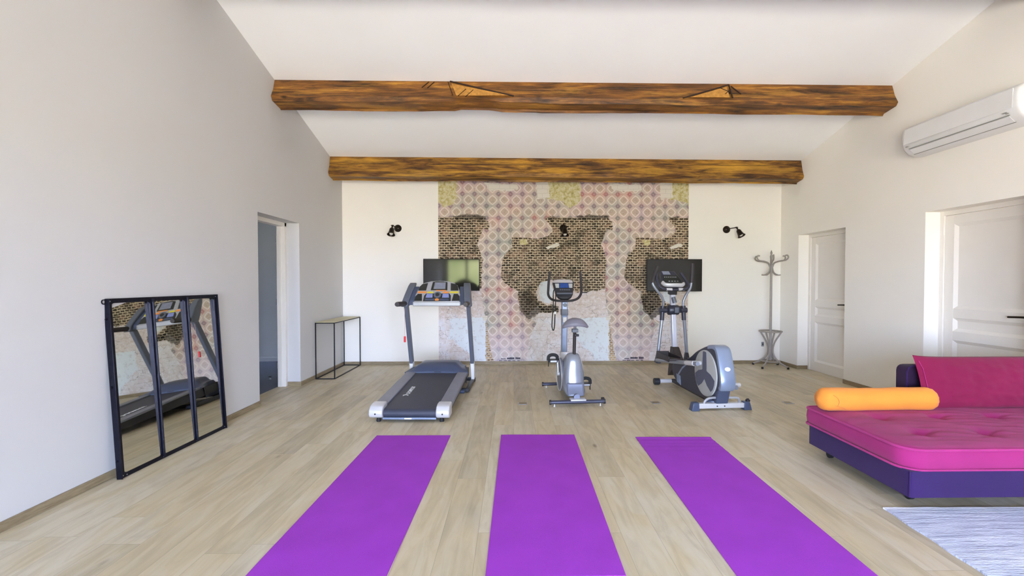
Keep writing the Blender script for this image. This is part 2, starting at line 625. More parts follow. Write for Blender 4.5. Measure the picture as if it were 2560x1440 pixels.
mg = bpy.data.materials.new('window_glass')
tg = nodes_of(mg); tg.nodes.clear()
o_ = tg.nodes.new('ShaderNodeOutputMaterial'); tr = tg.nodes.new('ShaderNodeBsdfTransparent')
gl = tg.nodes.new('ShaderNodeBsdfGlossy'); gl.inputs['Roughness'].default_value = 0.02
fr = tg.nodes.new('ShaderNodeFresnel'); fr.inputs['IOR'].default_value = 1.35
mxs = tg.nodes.new('ShaderNodeMixShader')
tg.links.new(fr.outputs[0], mxs.inputs[0]); tg.links.new(tr.outputs[0], mxs.inputs[1]); tg.links.new(gl.outputs[0], mxs.inputs[2])
tg.links.new(mxs.outputs[0], o_.inputs[0])
M_FRAME = mat('grey_window_frame', (70, 76, 72), 0.5, 0.2)
for i, (a, b) in enumerate(OPEN):
    n = 4 if i == 0 else 2
    bm = BM()
    box(bm, a, b, YF - 0.16, YF - 0.09, 0.0, 0.07); box(bm, a, b, YF - 0.16, YF - 0.09, HEAD - 0.07, HEAD)
    for k in range(n + 1):
        xc = a + (b - a) * k / n
        xa = max(a, xc - 0.045); xb = min(b, xc + 0.045)
        box(bm, xa, xb, YF - 0.16, YF - 0.09, 0.07, HEAD - 0.07)
    wf = struct(obj('window_%d' % (i + 1), bm, M_FRAME))
    for k in range(n):
        p0 = a + (b - a) * k / n + 0.045; p1 = a + (b - a) * (k + 1) / n - 0.045
        obj('window_pane', box(BM(), p0, p1, YF - 0.13, YF - 0.124, 0.07, HEAD - 0.07), mg, wf)
    ld = bpy.data.lights.new('window_daylight_portal', 'AREA')
    ld.shape = 'RECTANGLE'; ld.size = b - a; ld.size_y = HEAD
    ld.cycles.is_portal = True
    lo = bpy.data.objects.new('window_daylight_portal', ld); COL.objects.link(lo)
    lo.location = ((a + b) / 2, YF - 0.2, HEAD / 2)
    lo.rotation_euler = (math.radians(90), 0, 0)

# skirting
H_, T_ = 0.052, 0.012
bm = BM(); box(bm, XL, XL + T_, YF, 4.740, 0, H_); box(bm, XL, XL + T_, 5.645, YB, 0, H_)
box(bm, XL - 0.155, XL + T_, 5.645 - T_, 5.645, 0, H_)
struct(obj('baseboard_left', bm, M_SKIRT, bevel=0.002))
bm = BM(); box(bm, XR - T_, XR, 6.610, YB, 0, H_); box(bm, XR - T_, XR, 4.553, 5.665, 0, H_); box(bm, XR - T_, XR, YF, 3.600, 0, H_)
box(bm, XR - T_, XR + 0.150, 6.610 - T_, 6.610, 0, H_); box(bm, XR - T_, XR + 0.150, 4.553 - T_, 4.553, 0, H_)
struct(obj('baseboard_right', bm, M_SKIRT, bevel=0.002))
bm = BM(); box(bm, XL + T_, XR - T_, YB - T_, YB, 0, H_)
struct(obj('baseboard_back', bm, M_SKIRT, bevel=0.002))

# dark hall behind the open doorway on the left
M_HFLOOR = mat('hall_tiles', (88, 92, 104), 0.4, var=0.05, vscale=2)
bm = BM()
xa, xb, ya, yb, zt = -5.6, XL - 0.255, 3.2, 7.42, 2.5
box(bm, xa - 0.1, xa, ya - 0.1, yb + 0.1, -0.1, zt); box(bm, xa, xb, yb, yb + 0.1, -0.1, zt); box(bm, xa, xb, ya - 0.1, ya, -0.1, zt)
box(bm, xa, xb, yb - 0.012, yb, -0.002, 0.06)
struct(obj('wall_hall', bm, M_HALL))
struct(obj('floor_hall', box(BM(), xa, xb, ya, yb, -0.1, -0.002), M_HFLOOR))
struct(obj('ceiling_hall', box(BM(), xa - 0.1, xb, ya - 0.1, yb + 0.1, zt, zt + 0.1), M_HALL))

# open doorway frame on the left
bm = BM()
box(bm, XL - 0.25, XL - 0.155, 5.600, 5.645, 0, 1.998)
box(bm, XL - 0.25, XL - 0.155, 4.740, 4.785, 0, 1.998)
box(bm, XL - 0.25, XL - 0.155, 4.740, 5.645, 1.952, 1.998)
box(bm, XL - 0.25, XL - 0.20, 5.588, 5.600, 0, 1.952)
d1 = struct(obj('door_1', bm, M_DOOR, bevel=0.003))
for z in (0.22, 1.0, 1.76):
    obj('hinge', cyl(BM(), (XL - 0.252, 5.592, z), (XL - 0.252, 5.592, z + 0.075), 0.007, 10), M_STEEL, d1)
t = thing('doorstop', 'small chrome door stop on the dark hall floor, seen through the open doorway', 'door stop', (-3.206, 6.035, 0))
obj('post', lathe(BM(), [(0.017, 0), (0.017, 0.006), (0.009, 0.012), (0.009, 0.040), (0.0, 0.042)], 14), M_STEEL, t)
obj('rubber_buffer', lathe(BM(), [(0.013, 0.026), (0.014, 0.034), (0.013, 0.040)], 14), M_RUBBER, t)


def panel_door(name, y0, y1, zt, hand_y):
    """closed leaf with three mouldings-framed panels, recessed in the right wall"""
    xf = XR + 0.162
    bm = BM()
    f = 0.045
    box(bm, xf - 0.012, xf + 0.08, y0, y0 + f, 0, zt); box(bm, xf - 0.012, xf + 0.08, y1 - f, y1, 0, zt)
    box(bm, xf - 0.012, xf + 0.08, y0 + f, y1 - f, zt - f, zt)
    root = struct(obj(name, bm, M_DOOR, bevel=0.002))
    a, b, top = y0 + f + 0.002, y1 - f - 0.002, zt - f - 0.002
    st = 0.095
    zr = [(0.001, 0.135), (0.705, 0.795), (0.925, 1.015), (top - 0.09, top)]
    bm = BM()
    box(bm, xf, xf + 0.04, a, a + st, 0.001, top); box(bm, xf, xf + 0.04, b - st, b, 0.001, top)
    for z0, z1 in zr:
        box(bm, xf, xf + 0.04, a + st, b - st, z0, z1)
    leaf = obj('door_leaf', bm, M_DOOR, root, bevel=0.002)
    obj('threshold', box(BM(), xf + 0.045, xf + 0.09, y0 + f, y1 - f, 0.0, 0.03), M_SKIRT, root)
    for (z0, z1) in ((zr[0][1], zr[1][0]), (zr[1][1], zr[2][0]), (zr[2][1], zr[3][0])):
        bm = BM()
        ya, yb = a + st, b - st
        m_ = 0.028
        # sloping moulding down to a flat sunk field
        o4 = [(xf + 0.001, ya, z0), (xf + 0.001, yb, z0), (xf + 0.001, yb, z1), (xf + 0.001, ya, z1)]
        i4 = [(xf + 0.020, ya + m_, z0 + m_), (xf + 0.020, yb - m_, z0 + m_), (xf + 0.020, yb - m_, z1 - m_), (xf + 0.020, ya + m_, z1 - m_)]
        V = [bm.verts.new(p) for p in o4]; U = [bm.verts.new(p) for p in i4]
        Bk = [bm.verts.new((xf + 0.035, p[1], p[2])) for p in o4]
        for k in range(4):
            l = (k + 1) % 4
            bm.faces.new((V[k], V[l], U[l], U[k])); bm.faces.new((V[k], Bk[k], Bk[l], V[l]))
        bm.faces.new(U); bm.faces.new(Bk)
        obj('door_panel', bm, M_DOOR, leaf, smooth=10)
    bm = BM()
    cyl(bm, (xf, hand_y, 0.98), (xf - 0.012, hand_y, 0.98), 0.022, 18)
    tube(bm, smoothpath([(xf - 0.01, hand_y, 0.98), (xf - 0.045, hand_y, 0.98), (xf - 0.055, hand_y + 0.03, 0.98), (xf - 0.055, hand_y + 0.13, 0.975)], 4), 0.009, 8)
    h = obj('door_handle', bm, M_BRONZE, root); h['label'] = 'dark lever handle'
    bm = BM()
    for z in (0.25, 1.75, 1.0):
        cyl(bm, (xf - 0.014, y1 - 0.047, z), (xf - 0.014, y1 - 0.047, z + 0.08), 0.007, 10)
    obj('hinge', bm, M_DOOR, root)
    return root


panel_door('door_2', 5.665, 6.610, 1.966, 5.80)
panel_door('door_3', 3.600, 4.553, 1.985, 3.73)


# ------------------------------------------------------------------ beams
def beam(name, label, m, yL, zL, yR, zR, w, h, lean, notches=()):
    """hewn beam: front top edge runs from (XL,yL,zL) to (XR,yR,zR) on the ceiling; irregular chamfered section"""
    n = 90
    t = bpy.data.objects.new(name, None)
    rings = []
    bm = BM()
    oy, oz = (yL + yR) / 2, (zL + zR) / 2
    for i in range(n + 1):
        s = i / n
        x = XL + 0.002 + (XR - XL - 0.004) * s
        y = yL + (yR - yL) * s - oy; z = zL + (zR - zL) * s - oz
        q = lambda a, k: (noise.noise(Vector((x * 1.1 + a * 7.3, a * 3.1, k))) * 0.014 + noise.noise(Vector((x * 4.2 + a, a * 9.1, k))) * 0.005)
        ww, hh = w, h
        dz = 0.0
        for (a, b, d) in notches:
            if a < x < b:
                dz = d * min(1, (x - a) / 0.02, (b - x) / 0.12)
        c = 0.030 + q(1, 5)
        sec = [(0.0, 0.02), (-lean * 0.5 + q(2, 0), -hh * 0.5), (-lean + q(3, 0), -hh + c + q(3, 1)),
               (-lean + c * 0.85 + q(4, 0), -hh + dz + q(4, 1) - 0.012),
               (ww * 0.55, -hh + dz + q(5, 1) - 0.03), (ww - lean * 0.6 - 0.02, -hh - 0.05 + dz + q(6, 1)),
               (ww + q(7, 0), -hh * 0.6 - 0.04), (ww, -0.02)]
        rings.append([bm.verts.new((x, y + a, z + b)) for a, b in sec])
    k = len(rings[0])
    for A, B in zip(rings, rings[1:]):
        for j in range(k):
            l = (j + 1) % k
            bm.faces.new((A[j], A[l], B[l], B[j]))
    bm.faces.new(rings[0]); bm.faces.new(rings[-1][::-1])
    o = obj(name, bm, m, smooth=38, loc=(0, oy, oz))
    return tag(o, label, 'ceiling beam')


M_BEAM1 = beam_mat('hewn_oak_warm', 3.0, True)
M_BEAM2 = beam_mat('hewn_oak_golden', 11.0, False)
b1 = beam('ceiling_beam', 'rough wooden ceiling beam with carved diagonal joints, the middle of the three', M_BEAM1, 5.108, 3.497, 4.991, 3.437, 0.19, 0.235, 0.085,
          [(-0.62, -0.12, 0.016), (0.3, 1.1, -0.006)])
b2 = beam('ceiling_beam', 'golden brown cracked wooden beam nearest the patterned wall', M_BEAM2, 6.605, 3.062, 6.571, 3.030, 0.16, 0.262, 0.07)
b3 = beam('ceiling_beam', 'wooden beam cut off by the top edge of the picture', M_BEAM1, 3.60, 3.914, 3.47, 3.818, 0.19, 0.235, 0.085)
for o in (b1, b2, b3):
    o['group'] = 'hewn ceiling beams'
# carved joints and strokes on the middle beam (dark grooves and paler cheeks lying on its front face)
M_GROOVE = mat('dark_groove', (48, 28, 14), 0.8)
M_CHEEK = mat('pale_cut_wood', (186, 134, 58), 0.6, var=0.25, vscale=30)


def on_beam1(x, d):
    """point on the front face of the middle beam, d metres below its top edge"""
    s = (x - XL) / (XR - XL)
    y = 5.108 + (4.991 - 5.108) * s; z = 3.497 + (3.437 - 3.497) * s
    return (x, y - 0.085 * min(d / 0.2, 1) - 0.012 - oy1, z - d - oz1)


oy1, oz1 = (5.108 + 4.991) / 2, (3.497 + 3.437) / 2
for (xa, da, xb_, db, w_) in [(-0.70, 0.0, 0.00, 0.185, 0.014), (-0.72, 0.01, -0.66, 0.18, 0.008), (1.83, 0.19, 2.36, 0.01, 0.013), (2.36, 0.01, 2.37, 0.18, 0.012), (2.38, 0.03, 2.47, 0.13, 0.010),
                              (-0.93, 0.01, -1.00, 0.085, 0.006), (-0.87, 0.01, -0.94, 0.09, 0.006), (-0.52, 0.10, -0.60, 0.19, 0.006), (-0.44, 0.11, -0.52, 0.20, 0.006),
                              (2.25, 0.05, 2.36, 0.11, 0.007), (2.30, 0.13, 2.38, 0.06, 0.007)]:
    obj('carved_groove', bar(BM(), on_beam1(xa, da), on_beam1(xb_, db), 0.008, w_, (0, 0, 1)) if abs(xa - xb_) > abs(da - db) else
        bar(BM(), on_beam1(xa, da), on_beam1(xb_, db), w_, 0.008, (0, 1, 0)), M_GROOVE, b1)
for poly in ([(-0.68, 0.03), (-0.05, 0.175), (-0.62, 0.185)], [(1.92, 0.175), (2.33, 0.035), (2.34, 0.175)]):
    bm = BM()
    A = [bm.verts.new(on_beam1(x, d)) for x, d in poly]
    B = [bm.verts.new(Vector(on_beam1(x, d)) + Vector((0, 0.02, 0))) for x, d in poly]
    bm.faces.new(A); bm.faces.new(B[::-1])
    for k in range(3):
        bm.faces.new((A[k], A[(k + 1) % 3], B[(k + 1) % 3], B[k]))
    obj('joint_cheek', bm, M_CHEEK, b1)


# ------------------------------------------------------------------ mural wallpaper
PX0, PY0, KX, KZ = 1096.0, 600.0, 0.0061984, 0.00618
def m2x(px): return -1.159 + (px - PX0) * KX
def m2z(py): return 1.927 - (py - PY0) * KZ


def sdist(poly, X, Y):
    """signed distance in pixels of the source, positive inside"""
    P = np.array(poly, float)
    Q = np.roll(P, -1, axis=0)
    d = np.full(X.shape, 1e9); inside = np.zeros(X.shape, bool)
    for (ax, ay), (bx, by) in zip(P, Q):
        ex, ey = bx - ax, by - ay
        wx, wy = X - ax, Y - ay
        t = np.clip((wx * ex + wy * ey) / (ex * ex + ey * ey + 1e-9), 0, 1)
        d = np.minimum(d, (wx - ex * t) ** 2 + (wy - ey * t) ** 2)
        c = ((ay > Y) != (by > Y)) & (X < (bx - ax) * (Y - ay) / (by - ay + 1e-12) + ax)
        inside ^= c
    d = np.sqrt(d)
    return np.where(inside, d, -d)


REG = {
    'tile': [[(700, 300), (2100, 300), (2100, 544), (700, 544)],
             [(1196, 538), (1212, 548), (1226, 560), (1229, 577), (1206, 572), (1200, 590), (1192, 612), (1200, 630), (1206, 650),
              (1203, 690), (1203, 735), (1207, 770), (1214, 800), (1218, 830), (1226, 880), (1238, 920), (1312, 920), (1318, 870),
              (1322, 845), (1335, 818), (1340, 806), (1322, 795), (1308, 780), (1298, 762), (1292, 745), (1294, 728), (1275, 718),
              (1258, 705), (1250, 692), (1254, 660), (1258, 640), (1268, 628), (1279, 618), (1279, 592), (1345, 597), (1368, 590),
              (1380, 577), (1375, 562), (1362, 550), (1364, 538)]],
    'brick': [[(1230, 530), (1530, 530), (1530, 716), (1490, 727), (1440, 730), (1405, 722), (1375, 700), (1350, 705), (1338, 730),
               (1342, 748), (1365, 762), (1395, 764), (1395, 782), (1350, 782), (1342, 768), (1330, 772), (1318, 790), (1300, 795), (1280, 760), (1280, 730), (1230, 700)]],
    'yellow': [[(1365, 440), (1450, 440), (1450, 500), (1440, 512), (1420, 520), (1405, 505), (1385, 500), (1366, 498)], [(1298, 600), (1316, 598), (1315, 611), (1300, 613)]],
    'dark': [[(1295, 738), (1325, 728), (1340, 745), (1345, 766), (1395, 766), (1395, 780), (1350, 780), (1320, 800), (1298, 775)],
             [(1437, 541), (1470, 536), (1520, 540), (1522, 548), (1450, 550)], [(1362, 543), (1390, 541), (1380, 556)]],
    'smooth': [[(1124, 797), (1212, 793), (1216, 915), (1178, 915), (1174, 885), (1150, 868), (1132, 850), (1122, 848)], [(1345, 706), (1372, 700), (1384, 730), (1372, 760), (1350, 752)]],
    'white': [[(1364, 619), (1380, 611), (1395, 607), (1397, 613), (1385, 619), (1368, 622)], [(1210, 458), (1290, 462), (1296, 474), (1268, 479), (1222, 476)], [(1338, 440), (1370, 440), (1372, 494), (1342, 498)],
              [(1206, 792), (1216, 790), (1218, 800), (1208, 802)]],
    'strip': [[(1213, 800), (1219, 800), (1236, 915), (1213, 915)]],
}
PER = 309.0


def build_mural():
    x0, x1, z0, z1 = -1.159, 2.715, H_ - 0.002, 2.93
    nx, nz_ = 320, 240
    gx = np.linspace(x0, x1, nx); gz = np.linspace(z0, z1, nz_)
    GX, GZ = np.meshgrid(gx, gz)
    PX = PX0 + (GX + 1.159) / KX; PY = PY0 - (GZ - 1.927) / KZ
    U = PX0 + np.mod(PX - PX0, PER)
    val = {}
    for k, polys in REG.items():
        d = np.full(U.shape, -1e9)
        for p in polys:
            for sh in (-PER, 0, PER):
                d = np.maximum(d, sdist([(a + sh, b) for a, b in p], U, PY))
        val[k] = np.clip(0.5 + d / (28.0 if k != 'dark' else 22.0), 0, 1)
    verts = np.stack([GX.ravel(), np.full(GX.size, YB - 0.003), GZ.ravel()], 1)
    faces = []
    idx = np.arange(nx * nz_).reshape(nz_, nx)
    q = np.stack([idx[:-1, :-1], idx[:-1, 1:], idx[1:, 1:], idx[1:, :-1]], -1).reshape(-1, 4)
    nv = len(verts)
    # thin paper edge
    back = [(x0, YB - 0.0005, z0), (x1, YB - 0.0005, z0), (x1, YB - 0.0005, z1), (x0, YB - 0.0005, z1)]
    verts = np.vstack([verts, back])
    faces = [tuple(int(i) for i in f) for f in q] + [(nv + 3, nv + 2, nv + 1, nv)]
    me = bpy.data.meshes.new('wallpaper_mural')
    me.from_pydata([tuple(v) for v in verts], [], faces)
    uv = me.uv_layers.new(name='UVMap')
    A = (PX.ravel() - 1155.8) / 29.75; B = (PY.ravel() - 485.8) / 29.75
    A = np.append(A, [0] * 4); B = np.append(B, [0] * 4)
    li = np.empty(len(me.loops), dtype=np.int32); me.loops.foreach_get('vertex_index', li)
    uvd = np.empty(len(me.loops) * 2, dtype=np.float32)
    uvd[0::2] = A[li]; uvd[1::2] = B[li]
    uv.data.foreach_set('uv', uvd)
    for nm, ks in (('zone_a', ('tile', 'brick', 'yellow', 'dark')), ('zone_b', ('smooth', 'white', 'strip', 'strip'))):
        at = me.attributes.new(nm, 'FLOAT_COLOR', 'POINT')
        arr = np.zeros((nv + 4, 4), dtype=np.float32)
        for i, k in enumerate(ks):
            arr[:nv, i] = val[k].ravel()
        at.data.foreach_set('color', arr.ravel())
    o = bpy.data.objects.new('wallpaper_mural', me)
    COL.objects.link(o)
    # material
    m = bpy.data.materials.new('peeling_tile_and_brick_print')
    me.materials.append(m)
    g = G(m)
    uvn = g.n('ShaderNodeUVMap'); uvn.uv_map = 'UVMap'
    UVV = uvn.outputs[0]
    s = g.n('ShaderNodeSeparateXYZ'); g.put(s.inputs[0], UVV)
    a, b = s.outputs[0], s.outputs[1]
    za = g.n('ShaderNodeAttribute'); za.attribute_name = 'zone_a'
    zb = g.n('ShaderNodeAttribute'); zb.attribute_name = 'zone_b'
    sa = g.n('ShaderNodeSeparateColor'); g.put(sa.inputs[0], za.outputs['Color'])
    sb = g.n('ShaderNodeSeparateColor'); g.put(sb.inputs[0], zb.outputs['Color'])
    rag = g.math('SUBTRACT', g.noise(UVV, 2.6, 6, 0.65), 0.5)          # ragged edges
    def zone(sock, k=0.42, soft=0.03):
        return g.step(g.math('ADD', sock, g.math('MULTIPLY', rag, k)), 0.5 - soft, 0.5 + soft)
    tile, brick, yel, dark = zone(sa.outputs[0], 0.22), zone(sa.outputs[1], 0.6), zone(sa.outputs[2], 0.7), zone(za.outputs['Alpha'], 0.9, 0.08)
    smo, whi, stp = zone(sb.outputs[0], 0.5), zone(sb.outputs[1], 0.5), zone(sb.outputs[2], 0.5)
    # --- tiles
    fa = g.math('SUBTRACT', g.math('FRACT', g.math('ADD', a, 0.5)), 0.5)
    fb = g.math('SUBTRACT', g.math('FRACT', g.math('ADD', b, 0.5)), 0.5)
    ga = g.math('SUBTRACT', g.math('FRACT', a), 0.5)
    gb = g.math('SUBTRACT', g.math('FRACT', b), 0.5)
    AB = lambda v: g.math('ABSOLUTE', v)
    dm = g.math('ADD', AB(fa), AB(fb))
    rc = g.math('SQRT', g.math('ADD', g.math('MULTIPLY', ga, ga), g.math('MULTIPLY', gb, gb)))
    dc = g.math('ADD', g.math('MULTIPLY', g.math('ADD', AB(ga), AB(gb)), 0.62), g.math('MULTIPLY', rc, 0.42))
    hue = g.noise(UVV, 0.35, 2)
    hue2 = g.noise(g.mapping(UVV, (1, 1, 1), (7, 3, 0)), 0.5, 2)
    base = g.ramp(hue, [(0.36, lin(178, 176, 166)), (0.45, lin(196, 184, 172)), (0.54, lin(206, 184, 172)), (0.66, lin(196, 174, 176))])
    base = g.mix(g.math('MULTIPLY', g.step(hue2, 0.56, 0.70), 0.55), base, lin(212, 166, 146))
    inner = g.mix(0.55, base, lin(188, 168, 146))
    tcol = g.mix(g.step(dc, 0.34, 0.30), base, inner)
    band = g.math('MULTIPLY', g.step(dc, 0.325, 0.36), g.step(dc, 0.455, 0.41))
    tcol = g.mix(g.math('MULTIPLY', band, 0.75), tcol, lin(232, 222, 212))
    line = g.math('MAXIMUM', g.step(AB(fa), 0.03, 0.008), g.step(AB(fb), 0.03, 0.008))
    line = g.math('MULTIPLY', line, g.step(g.noise(UVV, 4, 2), 0.42, 0.58))
    medcol = g.ramp(hue2, [(0.38, lin(112, 116, 112)), (0.47, lin(124, 108, 122)), (0.56, lin(132, 96, 108)), (0.66, lin(172, 98, 100))])
    tcol = g.mix(g.math('MULTIPLY', line, 0.45), tcol, medcol)
    rm = g.math('SQRT', g.math('ADD', g.math('MULTIPLY', fa, fa), g.math('MULTIPLY', fb, fb)))
    tcol = g.mix(g.math('MULTIPLY', g.step(dm, 0.33, 0.24), 0.35), tcol, medcol)
    ring = g.math('MULTIPLY', g.step(rm, 0.19, 0.15), g.step(rm, 0.055, 0.085))
    tcol = g.mix(g.math('MULTIPLY', ring, 0.62), tcol, medcol)
    tcol = g.mix(g.math('MULTIPLY', g.math('MULTIPLY', g.step(rc, 0.24, 0.16), g.step(g.noise(UVV, 9, 3), 0.46, 0.56)), 0.4), tcol, lin(150, 128, 118))
    speck = g.noise(UVV, 14, 3)
    tcol = g.mix(g.math('MULTIPLY', g.step(speck, 0.56, 0.68), 0.35), tcol, lin(232, 226, 216))
    tcol = g.mix(g.math('MULTIPLY', g.step(speck, 0.42, 0.32), 0.25), tcol, lin(120, 105, 100))
    low = g.step(b, 10.5, 13.0)
    tcol = g.mix(g.math('MULTIPLY', low, 0.35), tcol, lin(224, 214, 226))
    # --- bricks
    def bricks(w, h, mort, c1, c2, cm, scale=1.0, off=0.5):
        x = g.n('ShaderNodeTexBrick')
        dist = g.n('ShaderNodeVectorMath', operation='ADD')
        nn = g.n('ShaderNodeTexNoise'); g.put(nn.inputs['Vector'], UVV); nn.inputs['Scale'].default_value = 2.6
        sc = g.n('ShaderNodeVectorMath', operation='SCALE'); g.put(sc.inputs[0], nn.outputs['Color']); sc.inputs['Scale'].default_value = 0.16
        g.put(dist.inputs[0], UVV); g.put(dist.inputs[1], sc.outputs[0])
        g.put(x.inputs['Vector'], dist.outputs[0])
        x.inputs['Scale'].default_value = scale; x.offset = off
        x.inputs['Brick Width'].default_value = w; x.inputs['Row Height'].default_value = h
        x.inputs['Mortar Size'].default_value = mort; x.inputs['Mortar Smooth'].default_value = 0.3
        x.inputs['Color1'].default_value = c1; x.inputs['Color2'].default_value = c2; x.inputs['Mortar'].default_value = cm
        return x
    br = bricks(0.41, 0.205, 0.036, lin(30, 25, 20), lin(92, 76, 60), lin(206, 190, 160))
    bcol = br.outputs['Color']
    n1 = g.noise(UVV, 1.1, 5, 0.7); n2 = g.noise(UVV, 3.5, 5, 0.7)
    fb_ = g.noise(g.mapping(UVV, (2.4, 9.5, 1)), 1.0, 3, 0.6)
    bcol = g.mix(g.math('MULTIPLY', g.step(fb_, 0.56, 0.63), 0.5), bcol, lin(186, 168, 142))
    bcol = g.mix(g.math('MULTIPLY', g.step(n1, 0.50, 0.64), 0.45), bcol, lin(176, 142, 120))
    bcol = g.mix(g.math('MULTIPLY', g.step(n2, 0.56, 0.68), 0.5), bcol, lin(196, 180, 160))
    bcol = g.mix(g.math('MULTIPLY', g.step(g.noise(UVV, 0.8, 4, 0.7), 0.50, 0.38), 0.55), bcol, lin(44, 40, 32))
    # --- plaster low down
    pn = g.noise(UVV, 0.9, 5, 0.6)
    pcol = g.ramp(pn, [(0.32, lin(206, 192, 186)), (0.5, lin(218, 210, 208)), (0.68, lin(222, 222, 228))])
    bb = bricks(0.9, 0.36, 0.02, (0, 0, 0, 1), (0, 0, 0, 1), (1, 1, 1, 1))
    sbb = g.n('ShaderNodeSeparateColor'); g.put(sbb.inputs[0], bb.outputs['Color'])
    pcol = g.mix(g.math('MULTIPLY', sbb.outputs[0], g.math('MULTIPLY', g.step(g.noise(UVV, 1.7, 3), 0.46, 0.58), 0.6)), pcol, lin(146, 120, 96))
    upper = g.step(b, 10.9, 9.6)
    pcol = g.mix(g.math('MULTIPLY', upper, 0.35), pcol, lin(205, 180, 156))
    vv = g.n('ShaderNodeTexVoronoi', feature='DISTANCE_TO_EDGE'); g.put(vv.inputs['Vector'], g.mapping(UVV, (1, 1.2, 1))); vv.inputs['Scale'].default_value = 2.3
    crack = g.math('MULTIPLY', g.step(vv.outputs['Distance'], 0.035, 0.008), g.step(g.noise(UVV, 1.3, 4), 0.50, 0.60))
    pcol = g.mix(g.math('MULTIPLY', crack, 0.75), pcol, lin(92, 84, 88))
    pcol = g.mix(g.math('MULTIPLY', g.step(g.noise(UVV, 3.4, 5, 0.75), 0.50, 0.60), 0.55), pcol, lin(236, 234, 236))
    sp = g.step(g.noise(UVV, 5, 5, 0.75), 0.58, 0.66)
    pcol = g.mix(g.math('MULTIPLY', sp, 0.55), pcol, lin(110, 96, 96))
    scol = g.mix(g.math('MULTIPLY', g.step(g.noise(UVV, 5, 3), 0.62, 0.72), 0.5), lin(220, 227, 232), lin(150, 150, 158))
    scol = g.mix(g.math('MULTIPLY', g.step(g.noise(UVV, 2.2, 5, 0.7), 0.54, 0.62), 0.6), scol, lin(196, 190, 192))
    ycol = g.ramp(g.noise(UVV, 3.2, 6, 0.75), [(0.36, lin(150, 138, 88)), (0.45, lin(190, 178, 122)), (0.52, lin(204, 196, 150)), (0.62, lin(212, 206, 184))])
    wcol = g.mix(g.math('MULTIPLY', sbb.outputs[0], 0.22), lin(220, 214, 202), lin(110, 100, 90))
    strip_br = bricks(0.3, 0.16, 0.03, lin(120, 92, 62), lin(190, 160, 120), lin(206, 196, 180))
    # --- stacking
    c = g.mix(smo, pcol, scol)
    c = g.mix(stp, c, strip_br.outputs['Color'])
    c = g.mix(brick, c, bcol)
    c = g.mix(tile, c, tcol)
    c = g.mix(g.math('MULTIPLY', dark, 0.85), c, g.mix(1.0, bcol, (0.30, 0.30, 0.31, 1), 'MULTIPLY'))
    c = g.mix(yel, c, ycol)
    c = g.mix(whi, c, wcol)
    g.put(g.b.inputs['Base Color'], c)
    g.b.inputs['Roughness'].default_value = 0.75
    g.b.inputs['Specular IOR Level'].default_value = 0.25
    tag(o, 'peeling patterned tile and brick wallpaper panel on the end wall', 'wallpaper')
    # dark lettering printed near the foot of each drop (only smudged words can be made out)
    M_INK = mat('blue_black_ink', (48, 46, 66), 0.8)
    for sh in (0, 310):
        bm = BM()
        rr = random.Random(5 + sh)
        for (xa, xb_, ya, yb_, w_) in [(1266, 1284.5, 893.6, 898.6, 1.9), (1287, 1299.5, 893, 898.6, 1.9), (1251, 1263, 896.5, 899, 1.6),
                                       (1246, 1255, 901, 902.8, 1.1), (1257, 1266, 901, 903, 1.1), (1268, 1276, 901.3, 903, 1.1), (1280, 1287, 901, 902.8, 1.1), (1292, 1298, 901, 902.8, 1.1)]:
            x = xa
            while x < xb_:
                bx = x + w_ * rr.uniform(0.55, 0.9)
                a_ = ya + rr.uniform(0, 0.25) * (yb_ - ya)
                box(bm, m2x(x + sh), m2x(min(bx, xb_) + sh), YB - 0.0042, YB - 0.0030, m2z(yb_), m2z(a_))
                x = bx + w_ * 0.12
        obj('printed_lettering', bm, M_INK, o)
    return o


build_mural()


# ------------------------------------------------------------------ televisions
def tv(x0, x1, z0, z1, label):
    cx = (x0 + x1) / 2; zc = (z0 + z1) / 2
    t = thing('television', label, 'television', (cx, YB - 0.004, z0), 0, 'wall televisions')
    w = (x1 - x0) / 2; h = z1 - z0
    obj('tv_body', box(BM(), -w + 0.02, w - 0.02, -0.036, -0.014, 0.02, h - 0.02), M_DARKPLASTIC, t, bevel=0.004)
    bm = BM(); y0, y1 = -0.044, -0.030; b_ = 0.009
    box(bm, -w, w, y0, y1, 0, b_ * 1.4); box(bm, -w, w, y0, y1, h - b_, h)
    box(bm, -w, -w + b_, y0, y1, b_ * 1.4, h - b_); box(bm, w - b_, w, y0, y1, b_ * 1.4, h - b_)
    obj('bezel', bm, M_RUBBER, t, bevel=0.002)
    obj('screen', box(BM(), -w + b_, w - b_, -0.041, -0.034, b_ * 1.4, h - b_), M_SCREEN, t)
    obj('wall_bracket', box(BM(), -0.15, 0.15, -0.014, 0.0, h * 0.3, h * 0.7), M_BLACK, t)
    return t


M_SCREEN = bpy.data.materials.new('glossy_tv_screen')
g = G(M_SCREEN)
tcn = g.n('ShaderNodeTexCoord').outputs['Object']
g.put(g.b.inputs['Base Color'], g.ramp(g.noise(tcn, 3, 2), [(0.3, (0.020, 0.020, 0.018, 1)), (0.7, (0.024, 0.024, 0.022, 1))]))
g.b.inputs['Roughness'].default_value = 0.06
g.b.inputs['Specular IOR Level'].default_value = 0.5
g.b.inputs['IOR'].default_value = 1.46
tv(-1.384, -0.524, 1.143, 1.633, 'black flat television on the wall behind the treadmill, reflecting a green garden')
tv(2.051, 2.913, 1.132, 1.632, 'black flat television on the wall behind the elliptical trainer')


